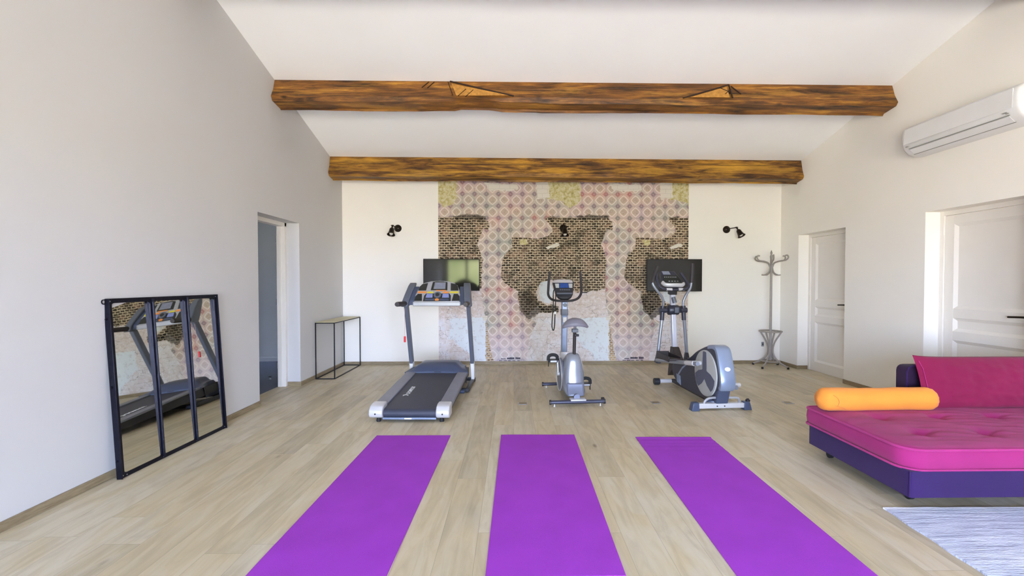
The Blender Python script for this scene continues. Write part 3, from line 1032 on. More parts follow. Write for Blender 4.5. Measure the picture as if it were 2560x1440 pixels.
# ------------------------------------------------------------------ wall lamps
def sconce(x, z, tip, head_dir, label):
    """round back plate, short arm, knuckle and a flared metal shade with a pale bulb"""
    t = thing('wall_lamp', label, 'wall lamp', (x, YB, z), 0, 'swivel wall lamps')
    bm = lathe(BM(), [(0.056, 0), (0.056, 0.010), (0.046, 0.022), (0.022, 0.034), (0.012, 0.04)], 28, axis_matrix((0, 0, 0), (0, -1, 0)))
    obj('backplate', bm, M_BRONZE, t)
    k = Vector(tip)
    obj('arm', tube(BM(), smoothpath([(0, -0.035, 0), (k.x * 0.4, -0.07, k.z * 0.6), tuple(k)], 5), 0.007, 8), M_BRONZE, t)
    bm = BM(); lathe(bm, [(0.0, -0.014), (0.012, -0.010), (0.016, 0), (0.012, 0.010), (0, 0.014)], 12, Matrix.Translation(k))
    cyl(bm, k + Vector((-0.022, 0, 0.004)), k + Vector((0.022, 0, 0.004)), 0.006, 8)
    obj('knuckle', bm, M_BRONZE, t)
    d = Vector(head_dir).normalized()
    Mx = axis_matrix(k, d)
    prof = [(0.010, 0.0), (0.012, 0.035), (0.024, 0.045), (0.034, 0.062), (0.038, 0.10), (0.046, 0.135), (0.060, 0.158), (0.057, 0.158), (0.043, 0.134), (0.034, 0.10), (0.028, 0.066), (0.010, 0.052)]
    obj('lamp_shade', lathe(BM(), prof, 28, Mx), M_BRONZE, t)
    obj('bulb', lathe(BM(), [(0.010, 0.056), (0.014, 0.075), (0.026, 0.105), (0.030, 0.128), (0.024, 0.148), (0.0, 0.158)], 20, Mx), M_BULB, t)
    return t


sconce(-1.777, 2.101, (-0.055, -0.115, 0.028), (-0.02, -0.42, -0.90), 'bronze swivel wall lamp on the plain wall left of the patterned panel')
sconce(0.764, 2.113, (0.010, -0.115, 0.018), (0.0, -0.35, -0.94), 'bronze swivel wall lamp on the patterned panel above the exercise bike')
sconce(3.309, 2.094, (0.112, -0.10, 0.020), (0.28, -0.42, -0.86), 'bronze swivel wall lamp on the plain wall left of the coat stand')

# ------------------------------------------------------------------ console table
t = thing('console_table', 'narrow black metal frame console table with a pale wooden top in the corner', 'table', (-2.478, 6.52, 0))
hx, hy, zt, r_ = 0.128, 0.505, 0.745, 0.006
for nm, z0_, z1_ in (('base_frame', 0, 2 * r_), ('top_frame', zt - 2 * r_, zt)):
    bm = BM()
    box(bm, -hx, hx, -hy, -hy + 2 * r_, z0_, z1_); box(bm, -hx, hx, hy - 2 * r_, hy, z0_, z1_)
    box(bm, -hx, -hx + 2 * r_, -hy + 2 * r_, hy - 2 * r_, z0_, z1_); box(bm, hx - 2 * r_, hx, -hy + 2 * r_, hy - 2 * r_, z0_, z1_)
    obj(nm, bm, M_BLACK, t)
for sx_ in (-1, 1):
    for sy_ in (-1, 1):
        xa = sx_ * (hx - r_); ya = sy_ * (hy - r_)
        obj('leg', box(BM(), xa - r_, xa + r_, ya - r_, ya + r_, 2 * r_, zt - 2 * r_), M_BLACK, t)
M_TOP = mat('pale_wood_top', (196, 188, 150), 0.45, var=0.1, vscale=14)
obj('table_top', box(BM(), -hx + 0.004, hx - 0.004, -hy + 0.004, hy - 0.004, zt, zt + 0.008), M_TOP, t, bevel=0.002)

# ------------------------------------------------------------------ leaning window-frame mirror
M_MFRAME = mat('blue_black_iron', (34, 35, 48), 0.38, 0.75, var=0.15, vscale=25, bump=0.15)
MIR = bpy.data.materials.new('mirror_glass')
g = G(MIR)
tcn = g.n('ShaderNodeTexCoord').outputs['Object']
g.put(g.b.inputs['Base Color'], g.ramp(g.noise(tcn, 2, 2), [(0.3, (0.70, 0.71, 0.66, 1)), (0.7, (0.74, 0.75, 0.70, 1))]))
g.b.inputs['Metallic'].default_value = 1.0
g.b.inputs['Roughness'].default_value = 0.015
t = thing('leaning_mirror', 'black iron three-pane window mirror leaning against the left wall', 'mirror', (-2.543, 3.495, 0))
lean = math.atan2(0.068, 1.17)
t.rotation_euler = (0, -lean, math.radians(-1.2))       # top tips towards the wall
hw, hh, fw = 0.520, 1.172, 0.030
# side stiles, rails and the bars between the panes; local x is the mirror normal
for y in (-hw + fw / 2, hw - fw / 2):
    bm = BM(); box(bm, -0.008, 0.012, y - fw / 2, y + fw / 2, 0, hh)
    ed = -1 if y < 0 else 1
    box(bm, -0.014, 0.024, y + ed * (fw / 2) - 0.003, y + ed * (fw / 2) + 0.003, 0, hh)
    obj('stile', bm, M_MFRAME, t, bevel=0.0015)
for z in (0, hh - fw):
    bm = BM(); box(bm, -0.008, 0.010, -hw + fw, hw - fw, z, z + fw)
    obj('rail', bm, M_MFRAME, t, bevel=0.0015)
third = (2 * hw - fw) / 3
for k in (1, 2):
    y = -hw + fw / 2 + third * k
    bm = BM(); box(bm, -0.008, 0.010, y - 0.014, y + 0.014, fw, hh - fw)
    box(bm, 0.010, 0.026, y - 0.004, y + 0.004, fw * 0.4, hh - fw * 0.4)
    obj('mullion', bm, M_MFRAME, t, bevel=0.0015)
for k in range(3):
    y0 = -hw + fw / 2 + third * k + 0.013; y1 = y0 + third - 0.026
    yc_ = (y0 + y1) / 2
    obj('mirror_pane', box(BM(), -0.004, 0.0, y0 - yc_, y1 - yc_, -hh / 2 + fw * 0.6, hh / 2 - fw * 0.6), MIR, t, loc=(0, yc_, hh / 2), rot=(0, math.radians(-0.9), 0))
    for (cy_, cz_, sy_, sz_) in ((y0, fw, 1, 1), (y1, fw, -1, 1), (y0, hh - fw, 1, -1), (y1, hh - fw, -1, -1)):
        c_ = 0.022
        arc = [(cy_, cz_), (cy_ + sy_ * c_, cz_)] + [(cy_ + sy_ * c_ * (1 - math.sin(q)), cz_ + sz_ * c_ * (1 - math.cos(q))) for q in (0.4, 0.8, 1.2)] + [(cy_, cz_ + sz_ * c_)]
        obj('corner_fillet', prism(BM(), arc, 0.0005, 0.009), M_MFRAME, t)
obj('hanging_ring', tube(BM(), [(0.0, -hw - 0.014 + 0.014 * math.cos(q), hh - 0.02 + 0.014 * math.sin(q)) for q in [2 * PI * k / 14 for k in range(14)]], 0.0035, 6, closed=True), M_MFRAME, t)
for z in (0.12, 0.60, 1.04):
    obj('bolt', lathe(BM(), [(0.008, 0), (0.008, 0.006), (0.004, 0.012)], 8, axis_matrix((0.0, -hw - 0.001, z), (0, -1, 0))), M_MFRAME, t)
for (y, z) in [(-hw + 0.015, 0.018), (-hw + 0.045, 0.014), (hw - 0.015, 0.018), (-hw + third + 0.015, 0.014), (-hw + 2 * third + 0.015, 0.014), (-hw + 0.015, hh - 0.018), (hw - 0.015, hh - 0.018)]:
    obj('rivet', lathe(BM(), [(0.0045, 0.010), (0.004, 0.0135), (0, 0.0145)], 8, axis_matrix((0.0015, y, z), (1, 0, 0))), M_STEEL, t)

# ------------------------------------------------------------------ yoga mats
M_MAT = mat('purple_foam', (157, 61, 188), 0.75, var=0.05, vscale=5, bump=0.35, bscale=420, spec=0.2)
def yoga_mat(cx, yfar, ang, label, ripples):
    L, Wd, T = 1.83, 0.61, 0.0055
    bm = BM()
    nx, ny = 12, 90
    tops, bots = [], []
    for j in range(ny + 1):
        y = -L * j / ny
        rt, rb = [], []
        for i in range(nx + 1):
            x = -Wd / 2 + Wd * i / nx
            w = 0.0012 * (noise.noise(Vector((x * 3 + cx * 5, y * 4, 0))) + 0.6)
            for (p, a, s_) in ripples:
                w += a * math.exp(-((y + p) / s_) ** 2)
            w = max(w, 0)
            rt.append(bm.verts.new((x, y, T + w))); rb.append(bm.verts.new((x, y, w * 0.9 + 0.0002)))
        tops.append(rt); bots.append(rb)
    for j in range(ny):
        for i in range(nx):
            bm.faces.new((tops[j][i], tops[j + 1][i], tops[j + 1][i + 1], tops[j][i + 1]))
            bm.faces.new((bots[j][i], bots[j][i + 1], bots[j + 1][i + 1], bots[j + 1][i]))
    for j in range(ny):
        for i in (0, nx):
            bm.faces.new((tops[j][i], tops[j + 1][i], bots[j + 1][i], bots[j][i]))
    for i in range(nx):
        for j in (0, ny):
            bm.faces.new((tops[j][i], tops[j][i + 1], bots[j][i + 1], bots[j][i]))
    o = obj('yoga_mat', bm, M_MAT, loc=(cx, yfar, 0), rot=(0, 0, ang))
    tag(o, label, 'yoga mat', 'purple yoga mats')


yoga_mat(-0.831, 3.776, -0.0147, 'flat purple yoga mat on the floor in front of the treadmill', [])
yoga_mat(0.199, 3.7755, -0.0097, 'flat purple yoga mat between the other two, in front of the exercise bike', [(0.35, 0.001, 0.05)])
yoga_mat(1.3045, 3.697, -0.0181, 'purple yoga mat with a rippled far end, nearest the sofa', [(0.02, 0.006, 0.012), (0.10, 0.003, 0.015), (0.16, 0.002, 0.015), (0.24, 0.002, 0.02), (0.33, 0.0015, 0.02)])

# ------------------------------------------------------------------ floor boxes
for i, (x, y, l) in enumerate([(0.09, 4.768, 'small metal floor socket plate between the treadmill and the exercise bike'),
                               (1.504, 4.773, 'small metal floor socket plate between the exercise bike and the elliptical trainer'),
                               (2.901, 4.747, 'small metal floor socket plate to the right of the elliptical trainer')]):
    t = thing('floor_socket', l, 'floor socket', (x, y, 0), 0, 'floor socket plates')
    obj('cover_plate', box(BM(), -0.045, 0.045, -0.045, 0.045, 0, 0.004), M_STEEL, t, bevel=0.0015)
    obj('lid', box(BM(), -0.032, 0.032, -0.028, 0.034, 0.004, 0.006), M_SKIRT, t, bevel=0.001)

# ------------------------------------------------------------------ rug
M_RUG = bpy.data.materials.new('woven_rag_rug')
g = G(M_RUG)
tcn = g.n('ShaderNodeTexCoord').outputs['Object']
v1 = g.mapping(tcn, (5.5, 95, 1)); v2 = g.mapping(tcn, (2.0, 42, 1))
w1 = g.noise(v1, 1.0, 4, 0.65); w2 = g.noise(v2, 1.0, 3, 0.6); w3 = g.noise(tcn, 2.2, 3)
c = g.ramp(g.math('ADD', g.math('MULTIPLY', w1, 0.6), g.math('MULTIPLY', w2, 0.4)), [(0.34, lin(118, 122, 148)), (0.43, lin(172, 178, 200)), (0.52, lin(206, 212, 228)), (0.64, lin(226, 230, 240))])
c = g.mix(g.math('MULTIPLY', g.step(w3, 0.52, 0.66), 0.25), c, lin(160, 168, 196))
sxy = g.n('ShaderNodeSeparateXYZ'); g.put(sxy.inputs[0], tcn)
c = g.mix(g.step(sxy.outputs[1], -0.035, -0.015), c, lin(228, 230, 240))
g.put(g.b.inputs['Base Color'], c)
g.b.inputs['Roughness'].default_value = 0.95
g.b.inputs['Specular IOR Level'].default_value = 0.1
g.bump(g.math('ADD', w1, g.noise(g.mapping(tcn, (60, 95, 1)), 1.0, 2)), 0.9, 0.006)
bm = BM()
L, Wd = 1.55, 1.95
nx, ny = 60, 60
tp, bt = [], []
for j in range(ny + 1):
    rt, rb = [], []
    for i in range(nx + 1):
        u, v = i / nx, j / ny
        x = u * Wd - 0.085 * v + 0.004 * math.sin(v * 40) * (1 if i == 0 else 0); y = -v * L - 0.012 * math.sin(u * 2.6) + 0.0015 * math.sin(u * 60) * (j == 0)
        z = 0.009 + 0.002 * noise.noise(Vector((x * 4, y * 9, 1)))
        rt.append(bm.verts.new((x, y, z))); rb.append(bm.verts.new((x, y, 0.0003)))
    tp.append(rt); bt.append(rb)
for j in range(ny):
    for i in range(nx):
        bm.faces.new((tp[j][i], tp[j + 1][i], tp[j + 1][i + 1], tp[j][i + 1]))
        bm.faces.new((bt[j][i], bt[j][i + 1], bt[j + 1][i + 1], bt[j + 1][i]))
for j in range(ny):
    for i in (0, nx):
        bm.faces.new((tp[j][i], tp[j + 1][i], bt[j + 1][i], bt[j][i]))
for i in range(nx):
    for j in (0, ny):
        bm.faces.new((tp[j][i], tp[j][i + 1], bt[j][i + 1], bt[j][i]))
tag(obj('woven_rug', bm, M_RUG, loc=(2.080, 2.508, 0)), 'white woven rug with blue-grey streaks on the floor in front of the sofa', 'rug')


# ------------------------------------------------------------------ sofa
def fabric(name, col, var=0.08, bs=500, rough=0.85, sheen=0.3):
    return mat(name, col, rough, 0, var, 4.5, 0.25, bs, 0.2, 0, sheen)


M_MAG = fabric('magenta_velour', (160, 42, 108), sheen=0.1)
M_MAGP = fabric('magenta_piping', (172, 50, 120), sheen=0.1)
M_PIL = fabric('raspberry_velour', (132, 26, 70), sheen=0.1)
M_PUR = fabric('purple_upholstery', (50, 28, 80), sheen=0.1)
M_PURB = fabric('aubergine_upholstery', (44, 22, 54), sheen=0.1)
M_ORG = fabric('orange_cloth', (240, 152, 60), 0.05, sheen=0.1)
SX0, SX1, SY0, SY1 = 2.195, 4.13, 2.485, 3.385


def outline(x0, x1, y0, y1, rc, n=8, corner=None):
    """rounded rectangle, counter-clockwise, dense enough for a smooth cushion edge"""
    cor = corner or [rc] * 4
    cs = [(x0, y0, 180, cor[0]), (x1, y0, 270, cor[1]), (x1, y1, 0, cor[2]), (x0, y1, 90, cor[3])]
    pts = []
    for (cx, cy, a0, r) in cs:
        ox = cx + (r if cx == x0 else -r); oy = cy + (r if cy == y0 else -r)
        for k in range(n + 1):
            a = math.radians(a0 + 90 * k / n)
            pts.append((ox + r * math.cos(a), oy + r * math.sin(a)))
    out = []
    for i in range(len(pts)):
        a = Vector(pts[i]); b = Vector(pts[(i + 1) % len(pts)])
        m_ = max(1, int((b - a).length / 0.03))
        for k in range(m_):
            out.append(tuple(a.lerp(b, k / m_)))
    return out


TUFTS = [(x, y) for x in (2.50, 2.90, 3.30, 3.70) for y in (2.74, 3.06)]


def mattress():
    o = outline(SX0, SX1, SY0, SY1, 0.1, 8, [0.11, 0.11, 0.06, 0.05])
    C = Vector(((SX0 + SX1) / 2, (SY0 + SY1) / 2))
    z0, z1 = 0.222, 0.338
    bm = BM()
    rings = []
    for (k, inset, z) in [(0, 0.012, z0), (1, -0.002, z0 + 0.02), (2, -0.006, (z0 + z1) / 2), (3, -0.002, z1 - 0.02), (4, 0.006, z1)]:
        R = []
        for p in o:
            d = (C - Vector(p)).normalized()
            q = Vector(p) + d * inset
            R.append(bm.verts.new((q.x, q.y, z + 0.002 * noise.noise(Vector((q.x * 6, q.y * 6, k))))))
        rings.append(R)
    N = 34
    for k in range(1, N):
        s = 1 - (k / N)
        R = []
        for p in o:
            q = C + (Vector(p) - C) * s
            edge = min(q.x - SX0, SX1 - q.x, q.y - SY0, SY1 - q.y)
            z = z1 + 0.020 * (1 - math.exp(-max(edge, 0) / 0.05))
            for (tx, ty) in TUFTS:
                d2 = (q.x - tx) ** 2 + (q.y - ty) ** 2
                z -= 0.030 * math.exp(-d2 / 0.0028)
                z -= 0.011 * math.exp(-((q.y - ty - 0.2 * (q.x - tx)) / 0.016) ** 2) * math.exp(-((q.x - tx) / 0.13) ** 2)
                z -= 0.008 * math.exp(-((q.x - tx) / 0.02) ** 2) * math.exp(-((q.y - ty) / 0.10) ** 2)
            z += 0.007 * noise.noise(Vector((q.x * 5 + q.y * 6, q.y * 22, 3))) * (1 - math.exp(-max(edge, 0) / 0.06)) + 0.004 * noise.noise(Vector((q.x * 9, q.y * 16, 3))) + 0.002 * noise.noise(Vector((q.x * 25, q.y * 30, 3)))
            R.append(bm.verts.new((q.x, q.y, z)))
        rings.append(R)
    n = len(o)
    for A, B in zip(rings, rings[1:]):
        for i in range(n):
            j = (i + 1) % n
            bm.faces.new((A[i], A[j], B[j], B[i]))
    bm.faces.new(rings[0][::-1])
    bm.faces.new(rings[-1])
    return bm, o


t = thing('sofa_bed', 'low magenta and purple sofa bed with a tufted mattress seat at the right edge', 'sofa', (3.16, 2.93, 0))
off = Vector((-3.16, -2.93, 0))


def shift(bm):
    bmesh.ops.translate(bm, verts=bm.verts[:], vec=off)
    return bm


bm, o_line = mattress()
mt = obj('mattress_seat', shift(bm), M_MAG, t, smooth=60)
for z, r_, ins in ((0.337, 0.008, 0.0), (0.224, 0.007, -0.004)):
    pts = []
    C = Vector(((SX0 + SX1) / 2, (SY0 + SY1) / 2))
    for p in o_line:
        d = (C - Vector(p)).normalized(); q = Vector(p) + d * ins
        pts.append(Vector((q.x, q.y, z)))
    obj('piping', shift(tube(BM(), pts, r_, 8, closed=True)), M_MAGP, mt)
for (tx, ty) in TUFTS:
    obj('tuft_button', shift(lathe(BM(), [(0.010, 0.0), (0.010, 0.003), (0.0, 0.006)], 12, Matrix.Translation((tx, ty, 0.326)))), M_MAG, mt)
bm = BM(); prism(bm, [(a, b) for a, b in outline(SX0 + 0.01, SX1, SY0 - 0.01, SY1 - 0.03, 0.02, 4)], 0.075, 0.222, 'z')
obj('base', shift(bm), M_PUR, t, smooth=40)
obj('corner_seam', shift(tube(BM(), [(SX0 + 0.012, SY0 - 0.006, 0.077), (SX0 + 0.012, SY0 - 0.006, 0.220)], 0.004, 6)), M_PUR, t)
for (x, y) in ((2.30, 3.25), (2.33, 2.62), (3.95, 3.25), (3.95, 2.62)):
    bm = BM(); cyl(bm, (x - 0.012, y, 0.027), (x + 0.012, y, 0.027), 0.027, 16); box(bm, x - 0.02, x + 0.02, y - 0.015, y + 0.015, 0.045, 0.08)
    obj('castor', shift(bm), M_RUBBER, t)
# backrest with a rounded top corner
bm = BM()
zt_, x0_, x1_ = 0.640, 2.985, SX1
prof = [(x0_, 0.16), (x0_, zt_ - 0.045)] + [(x0_ + 0.045 - 0.045 * math.cos(q), zt_ - 0.045 + 0.045 * math.sin(q)) for q in (0.4, 0.8, 1.2)] + [(x0_ + 0.05, zt_), (x1_, zt_), (x1_, 0.16)]
prism(bm, prof, 3.395, 3.50, 'y')
br_ = obj('backrest', shift(bm), M_PURB, t, bevel=0.012, segs=3)
br_['label'] = 'aubergine backrest'
obj('backrest_piping', shift(tube(BM(), [(x0_ + 0.004, 3.40, 0.36), (x0_ + 0.004, 3.398, zt_ - 0.045), (x0_ + 0.02, 3.398, zt_ - 0.012), (x0_ + 0.05, 3.398, zt_ + 0.002), (x1_, 3.398, zt_ + 0.002)], 0.006, 8)), M_PUR, br_)


# long pillow leaning on the backrest
def pillow(w, h, T, nu=60, nv=36, seed=0.0):
    bm = BM()
    F, Bk = [], []
    for j in range(nv + 1):
        a, b = [], []
        for i in range(nu + 1):
            u = -1 + 2 * i / nu; v = -1 + 2 * j / nv
            e = max(1 - abs(u) ** 2.4, 0) ** 0.5 * max(1 - abs(v) ** 2.2, 0) ** 0.55
            x = w * u * (1 - 0.035 * (1 - abs(v) ** 2.0)); z = h * v * (1 - 0.07 * (1 - abs(u) ** 6))
            wr = 0.012 * noise.noise(Vector((u * 3 + seed, v * 5, 1))) * e + 0.006 * noise.noise(Vector((u * 10 + seed, v * 6 + u * 5, 5))) * e
            th = T * e
            a.append(bm.verts.new((x, -th - wr, z)))
            b.append(a[-1] if (i in (0, nu) or j in (0, nv)) else bm.verts.new((x, th * 0.8, z)))
        F.append(a); Bk.append(b)
    for j in range(nv):
        for i in range(nu):
            bm.faces.new((F[j][i], F[j][i + 1], F[j + 1][i + 1], F[j + 1][i]))
            q = (Bk[j][i], Bk[j + 1][i], Bk[j + 1][i + 1], Bk[j][i + 1])
            if len(set(q)) == 4:
                try:
                    bm.faces.new(q)
                except ValueError:
                    pass
    return bm


bm = pillow(0.56, 0.205, 0.075)
p_ = obj('back_cushion', bm, M_PIL, loc=(3.560, 3.318, 0.352 + 0.178), rot=(math.radians(-14), 0, 0), smooth=80)
tag(p_, 'long raspberry pink back cushion leaning on the sofa backrest', 'cushion')
obj('seam', tube(BM(), [(-0.535, -0.030, -0.19), (-0.52, -0.034, -0.05), (-0.525, -0.03, 0.10), (-0.53, -0.012, 0.16)], 0.0022, 5), M_MAGP, p_)

# bolster
bm = BM()
prof = []
LB = 0.875
for k in range(41):
    s = k / 40
    x = -LB / 2 + LB * s
    e = min(s, 1 - s) * LB
    r_ = 0.083 * min(1, math.sqrt(max(0, 1 - (1 - min(e / 0.075, 1)) ** 2.3)))
    r_ *= 1 - 0.05 * math.exp(-((s - 0.55) / 0.2) ** 2)
    prof.append((x, max(r_, 0.002)))
rings = []
for (x, r_) in prof:
    R = []
    for k in range(36):
        a = 2 * PI * k / 36
        pinch = 0
        if abs(x) > LB / 2 - 0.05:
            pinch = 0.0025 * math.sin(a * 14)
        rr = r_ + 0.004 * noise.noise(Vector((x * 7, math.cos(a) * 1.5, math.sin(a) * 1.5))) * (r_ / 0.083) + pinch * (r_ / 0.083)
        z = rr * math.sin(a)
        z = max(z, -0.074)
        R.append(bm.verts.new((x, rr * math.cos(a), z + 0.006 * math.cos(x * 6.5) * 0)))
    rings.append(R)
for A, B in zip(rings, rings[1:]):
    for k in range(36):
        l = (k + 1) % 36
        bm.faces.new((A[k], A[l], B[l], B[k]))
bm.faces.new(rings[0][::-1]); bm.faces.new(rings[-1])
bo = obj('bolster_cushion', bm, M_ORG, loc=(2.622, 3.236, 0.352 + 0.080), rot=(0, 0, math.radians(1)), smooth=70)
tag(bo, 'orange bolster cushion lying on the left end of the magenta sofa', 'cushion')
M_FOLD = fabric('orange_fold', (206, 122, 44))
for ps in ([(-0.37, -0.069, 0.048), (-0.345, -0.079, 0.028), (-0.335, -0.083, 0.0), (-0.345, -0.079, -0.03)], [(-0.40, -0.060, -0.02), (-0.36, -0.078, -0.025), (-0.30, -0.075, -0.042), (-0.275, -0.066, -0.055)]):
    obj('gathered_fold', tube(BM(), smoothpath(ps, 4), 0.0018, 5), M_FOLD, bo)

# ------------------------------------------------------------------ air conditioner
t = thing('air_conditioner', 'long white air conditioner high on the right wall', 'air conditioner', (XR, 4.065, 2.55))
def ac_prof(s=1.0):
    p = [(0.0, 0.0), (-0.085, -0.004), (-0.150, 0.018), (-0.196, 0.062), (-0.218, 0.12), (-0.222, 0.19), (-0.212, 0.255), (-0.185, 0.288), (-0.14, 0.298), (0.0, 0.298)]
    return [(a * s, b) for a, b in p]
bm = BM()
rings = []
for (y, sc_) in [(-0.545, 0.90), (-0.535, 0.975), (-0.515, 1.0), (0.515, 1.0), (0.535, 0.975), (0.545, 0.90)]:
    rings.append([bm.verts.new((a * sc_, y, 0.15 + (b - 0.15) * (0.96 + 0.04 * (sc_ - 0.9) / 0.1))) for a, b in ac_prof()])
for A, B in zip(rings, rings[1:]):
    for k in range(len(A)):
        l = (k + 1) % len(A)
        bm.faces.new((A[k], A[l], B[l], B[k]))
bm.faces.new(rings[0][::-1]); bm.faces.new(rings[-1])
obj('casing', bm, M_WHITE, t, smooth=50)
bm = BM(); hexa(bm, [(-0.223, -0.50, 0.11), (-0.226, -0.50, 0.11), (-0.226, 0.50, 0.11), (-0.223, 0.50, 0.11), (-0.212, -0.50, 0.262), (-0.219, -0.50, 0.262), (-0.219, 0.50, 0.262), (-0.212, 0.50, 0.262)])
obj('front_panel', bm, M_WHITE, t)
M_SLOT = mat('mid_grey_plastic', (150, 152, 150), 0.6)  # one even grey for the outlet slot, top grille and indicator marks
M_SOCK = mat('grey_socket_plastic', (128, 132, 136), 0.5)
bm = BM(); hexa(bm, [(-0.148, -0.46, 0.012), (-0.152, -0.46, 0.010), (-0.152, 0.46, 0.010), (-0.148, 0.46, 0.012), (-0.197, -0.46, 0.056), (-0.201, -0.46, 0.054), (-0.201, 0.46, 0.054), (-0.197, 0.46, 0.056)])
obj('air_louvre', bm, M_WHITE, t, bevel=0.001)
bm = BM(); box(bm, -0.206, -0.198, -0.465, 0.465, 0.060, 0.066); box(bm, -0.150, -0.144, -0.465, 0.465, 0.006, 0.012)
obj('outlet_slot', bm, M_SLOT, t)
bm = BM()
for k in range(4):
    box(bm, -0.15 + 0.035 * k, -0.13 + 0.035 * k, -0.48, 0.48, 0.290, 0.2985)
obj('top_grille', bm, M_SLOT, t)
for (ya_, yb_, z_) in ((-0.455, -0.425, 0.085), (-0.470, -0.450, 0.074), (0.455, 0.485, 0.083)):
    obj('indicator_mark', box(BM(), -0.2225, -0.212, ya_, yb_, z_, z_ + 0.005), M_SLOT, t)

# ------------------------------------------------------------------ bentwood coat stand
M_BENT = mat('grey_painted_bentwood', (158, 152, 146), 0.45, 0.1, var=0.06, bump=0.06)
t = thing('coat_stand', 'grey bentwood coat stand with curled hooks in the far right corner', 'coat stand', (3.862, 6.775, 0))
obj('pole', lathe(BM(), [(0.018, 0.10), (0.018, 0.6), (0.016, 1.62), (0.022, 1.66), (0.012, 1.69), (0.017, 1.715), (0.0, 1.758)], 16), M_BENT, t)
for k in range(4):
    a = math.radians(37 + 90 * k); ca, sa_ = math.cos(a), math.sin(a)
    P = lambda r_, z: (r_ * ca, r_ * sa_, z)
    zf = 0.0
    lg = obj('leg', tube(BM(), smoothpath([P(0.150, 0.532), P(0.125, 0.49), P(0.062, 0.38), P(0.036, 0.27), P(0.055, 0.17), P(0.13, 0.085), P(0.252, 0.022)], 6), 0.0125, 10), M_BENT, t)
    obj('foot_tip', lathe(BM(), [(0.016, 0), (0.016, 0.018), (0.012, 0.03)], 10, Matrix.Translation(P(0.252, 0))), M_RUBBER, lg)
obj('umbrella_ring', tube(BM(), [(0.152 * math.cos(q), 0.152 * math.sin(q), 0.538) for q in [2 * PI * k / 36 for k in range(36)]], 0.011, 8, closed=True), M_BENT, t)
obj('lower_ring', tube(BM(), [(0.125 * math.cos(q), 0.125 * math.sin(q), 0.092) for q in [2 * PI * k / 36 for k in range(36)]], 0.010, 8, closed=True), M_BENT, t)
for k in range(6):
    a = math.radians(8 + 60 * k); ca, sa_ = math.cos(a), math.sin(a)
    P = lambda r_, z: (r_ * ca, r_ * sa_, z)
    if k not in (1,):
        obj('coat_hook', tube(BM(), smoothpath([P(0.018, 1.50), P(0.045, 1.56), P(0.12, 1.588), P(0.20, 1.60), P(0.235, 1.635), P(0.222, 1.670), P(0.195, 1.668)], 6), 0.0105, 8), M_BENT, t)
for k in range(4):
    a = math.radians(0 + 90 * k + 5); ca, sa_ = math.cos(a), math.sin(a)
    P = lambda r_, z: (r_ * ca, r_ * sa_, z)
    obj('small_hook', tube(BM(), smoothpath([P(0.020, 1.53), P(0.026, 1.47), P(0.045, 1.42), P(0.10, 1.385), P(0.150, 1.385)], 6), 0.009, 8), M_BENT, t)

# ------------------------------------------------------------------ wall socket by the coat stand
t = thing('wall_socket', 'small grey socket plate low on the end wall behind the coat stand', 'wall socket', (3.895, YB, 0.306))
obj('plate', box(BM(), -0.018, 0.018, -0.010, 0, -0.035, 0.035), M_SOCK, t, bevel=0.002)
obj('socket_holes', box(BM(), -0.008, 0.008, -0.0115, -0.010, -0.010, 0.010), M_RUBBER, t)


def textmesh(s, size, depth=0.0008, shear=0.0, bold=0.0):
    """lettering as a mesh in the xy plane"""
    cu = bpy.data.curves.new('lettering', 'FONT')
    cu.body = s; cu.size = size; cu.extrude = depth; cu.shear = shear; cu.offset = bold
    cu.resolution_u = 3
    to = bpy.data.objects.new('tmp', cu); COL.objects.link(to)
    bpy.context.view_layer.update()
    me = bpy.data.meshes.new_from_object(to.evaluated_get(bpy.context.evaluated_depsgraph_get()))
    bm = BM(); bm.from_mesh(me)
    bpy.data.objects.remove(to); bpy.data.curves.remove(cu); bpy.data.meshes.remove(me)
    return bm


# ------------------------------------------------------------------ treadmill
t = thing('treadmill', 'grey treadmill with a silver and orange console and a dark running belt', 'treadmill', (-0.951, 4.15, 0), -1.6)
M_BELT = mat('dark_running_belt', (52, 56, 72), 0.5, var=0.06, bump=0.15, bscale=500)
M_RAIL = mat('grey_foot_rail', (134, 137, 150), 0.45, 0.2, var=0.05, bump=0.1, bscale=300)
zb = lambda y: 0.112 + 0.066 * y            # belt surface
bm = BM()
pr_ = [(0.045 + 0.042 * math.cos(q), 0.072 + 0.042 * math.sin(q)) for q in [PI * 1.5 - PI * k / 10 for k in range(11)]]
prism(bm, pr_ + [(0.3, zb(0.3)), (1.345, zb(1.345)), (1.345, zb(1.345) - 0.05)], -0.240, 0.240)
obj('running_belt', bm, M_BELT, t, smooth=30)
bm = BM()
for s_ in (-1, 1):
    hexa(bm, [(s_ * 0.243, 0.10, 0.045), (s_ * 0.340, 0.10, 0.045), (s_ * 0.340, 1.60, 0.10), (s_ * 0.243, 1.60, 0.10),
              (s_ * 0.243, 0.10, zb(0.1) - 0.012), (s_ * 0.340, 0.10, zb(0.1) - 0.012), (s_ * 0.340, 1.60, zb(1.6) - 0.012), (s_ * 0.243, 1.60, zb(1.6) - 0.012)])
hexa(bm, [(-0.24, 0.16, 0.055), (0.24, 0.16, 0.055), (0.24, 1.60, 0.11), (-0.24, 1.60, 0.11), (-0.24, 0.16, 0.075), (0.24, 0.16, 0.075), (0.24, 1.60, 0.14), (-0.24, 1.60, 0.14)])
obj('deck_frame', bm, M_DARKPLASTIC, t)
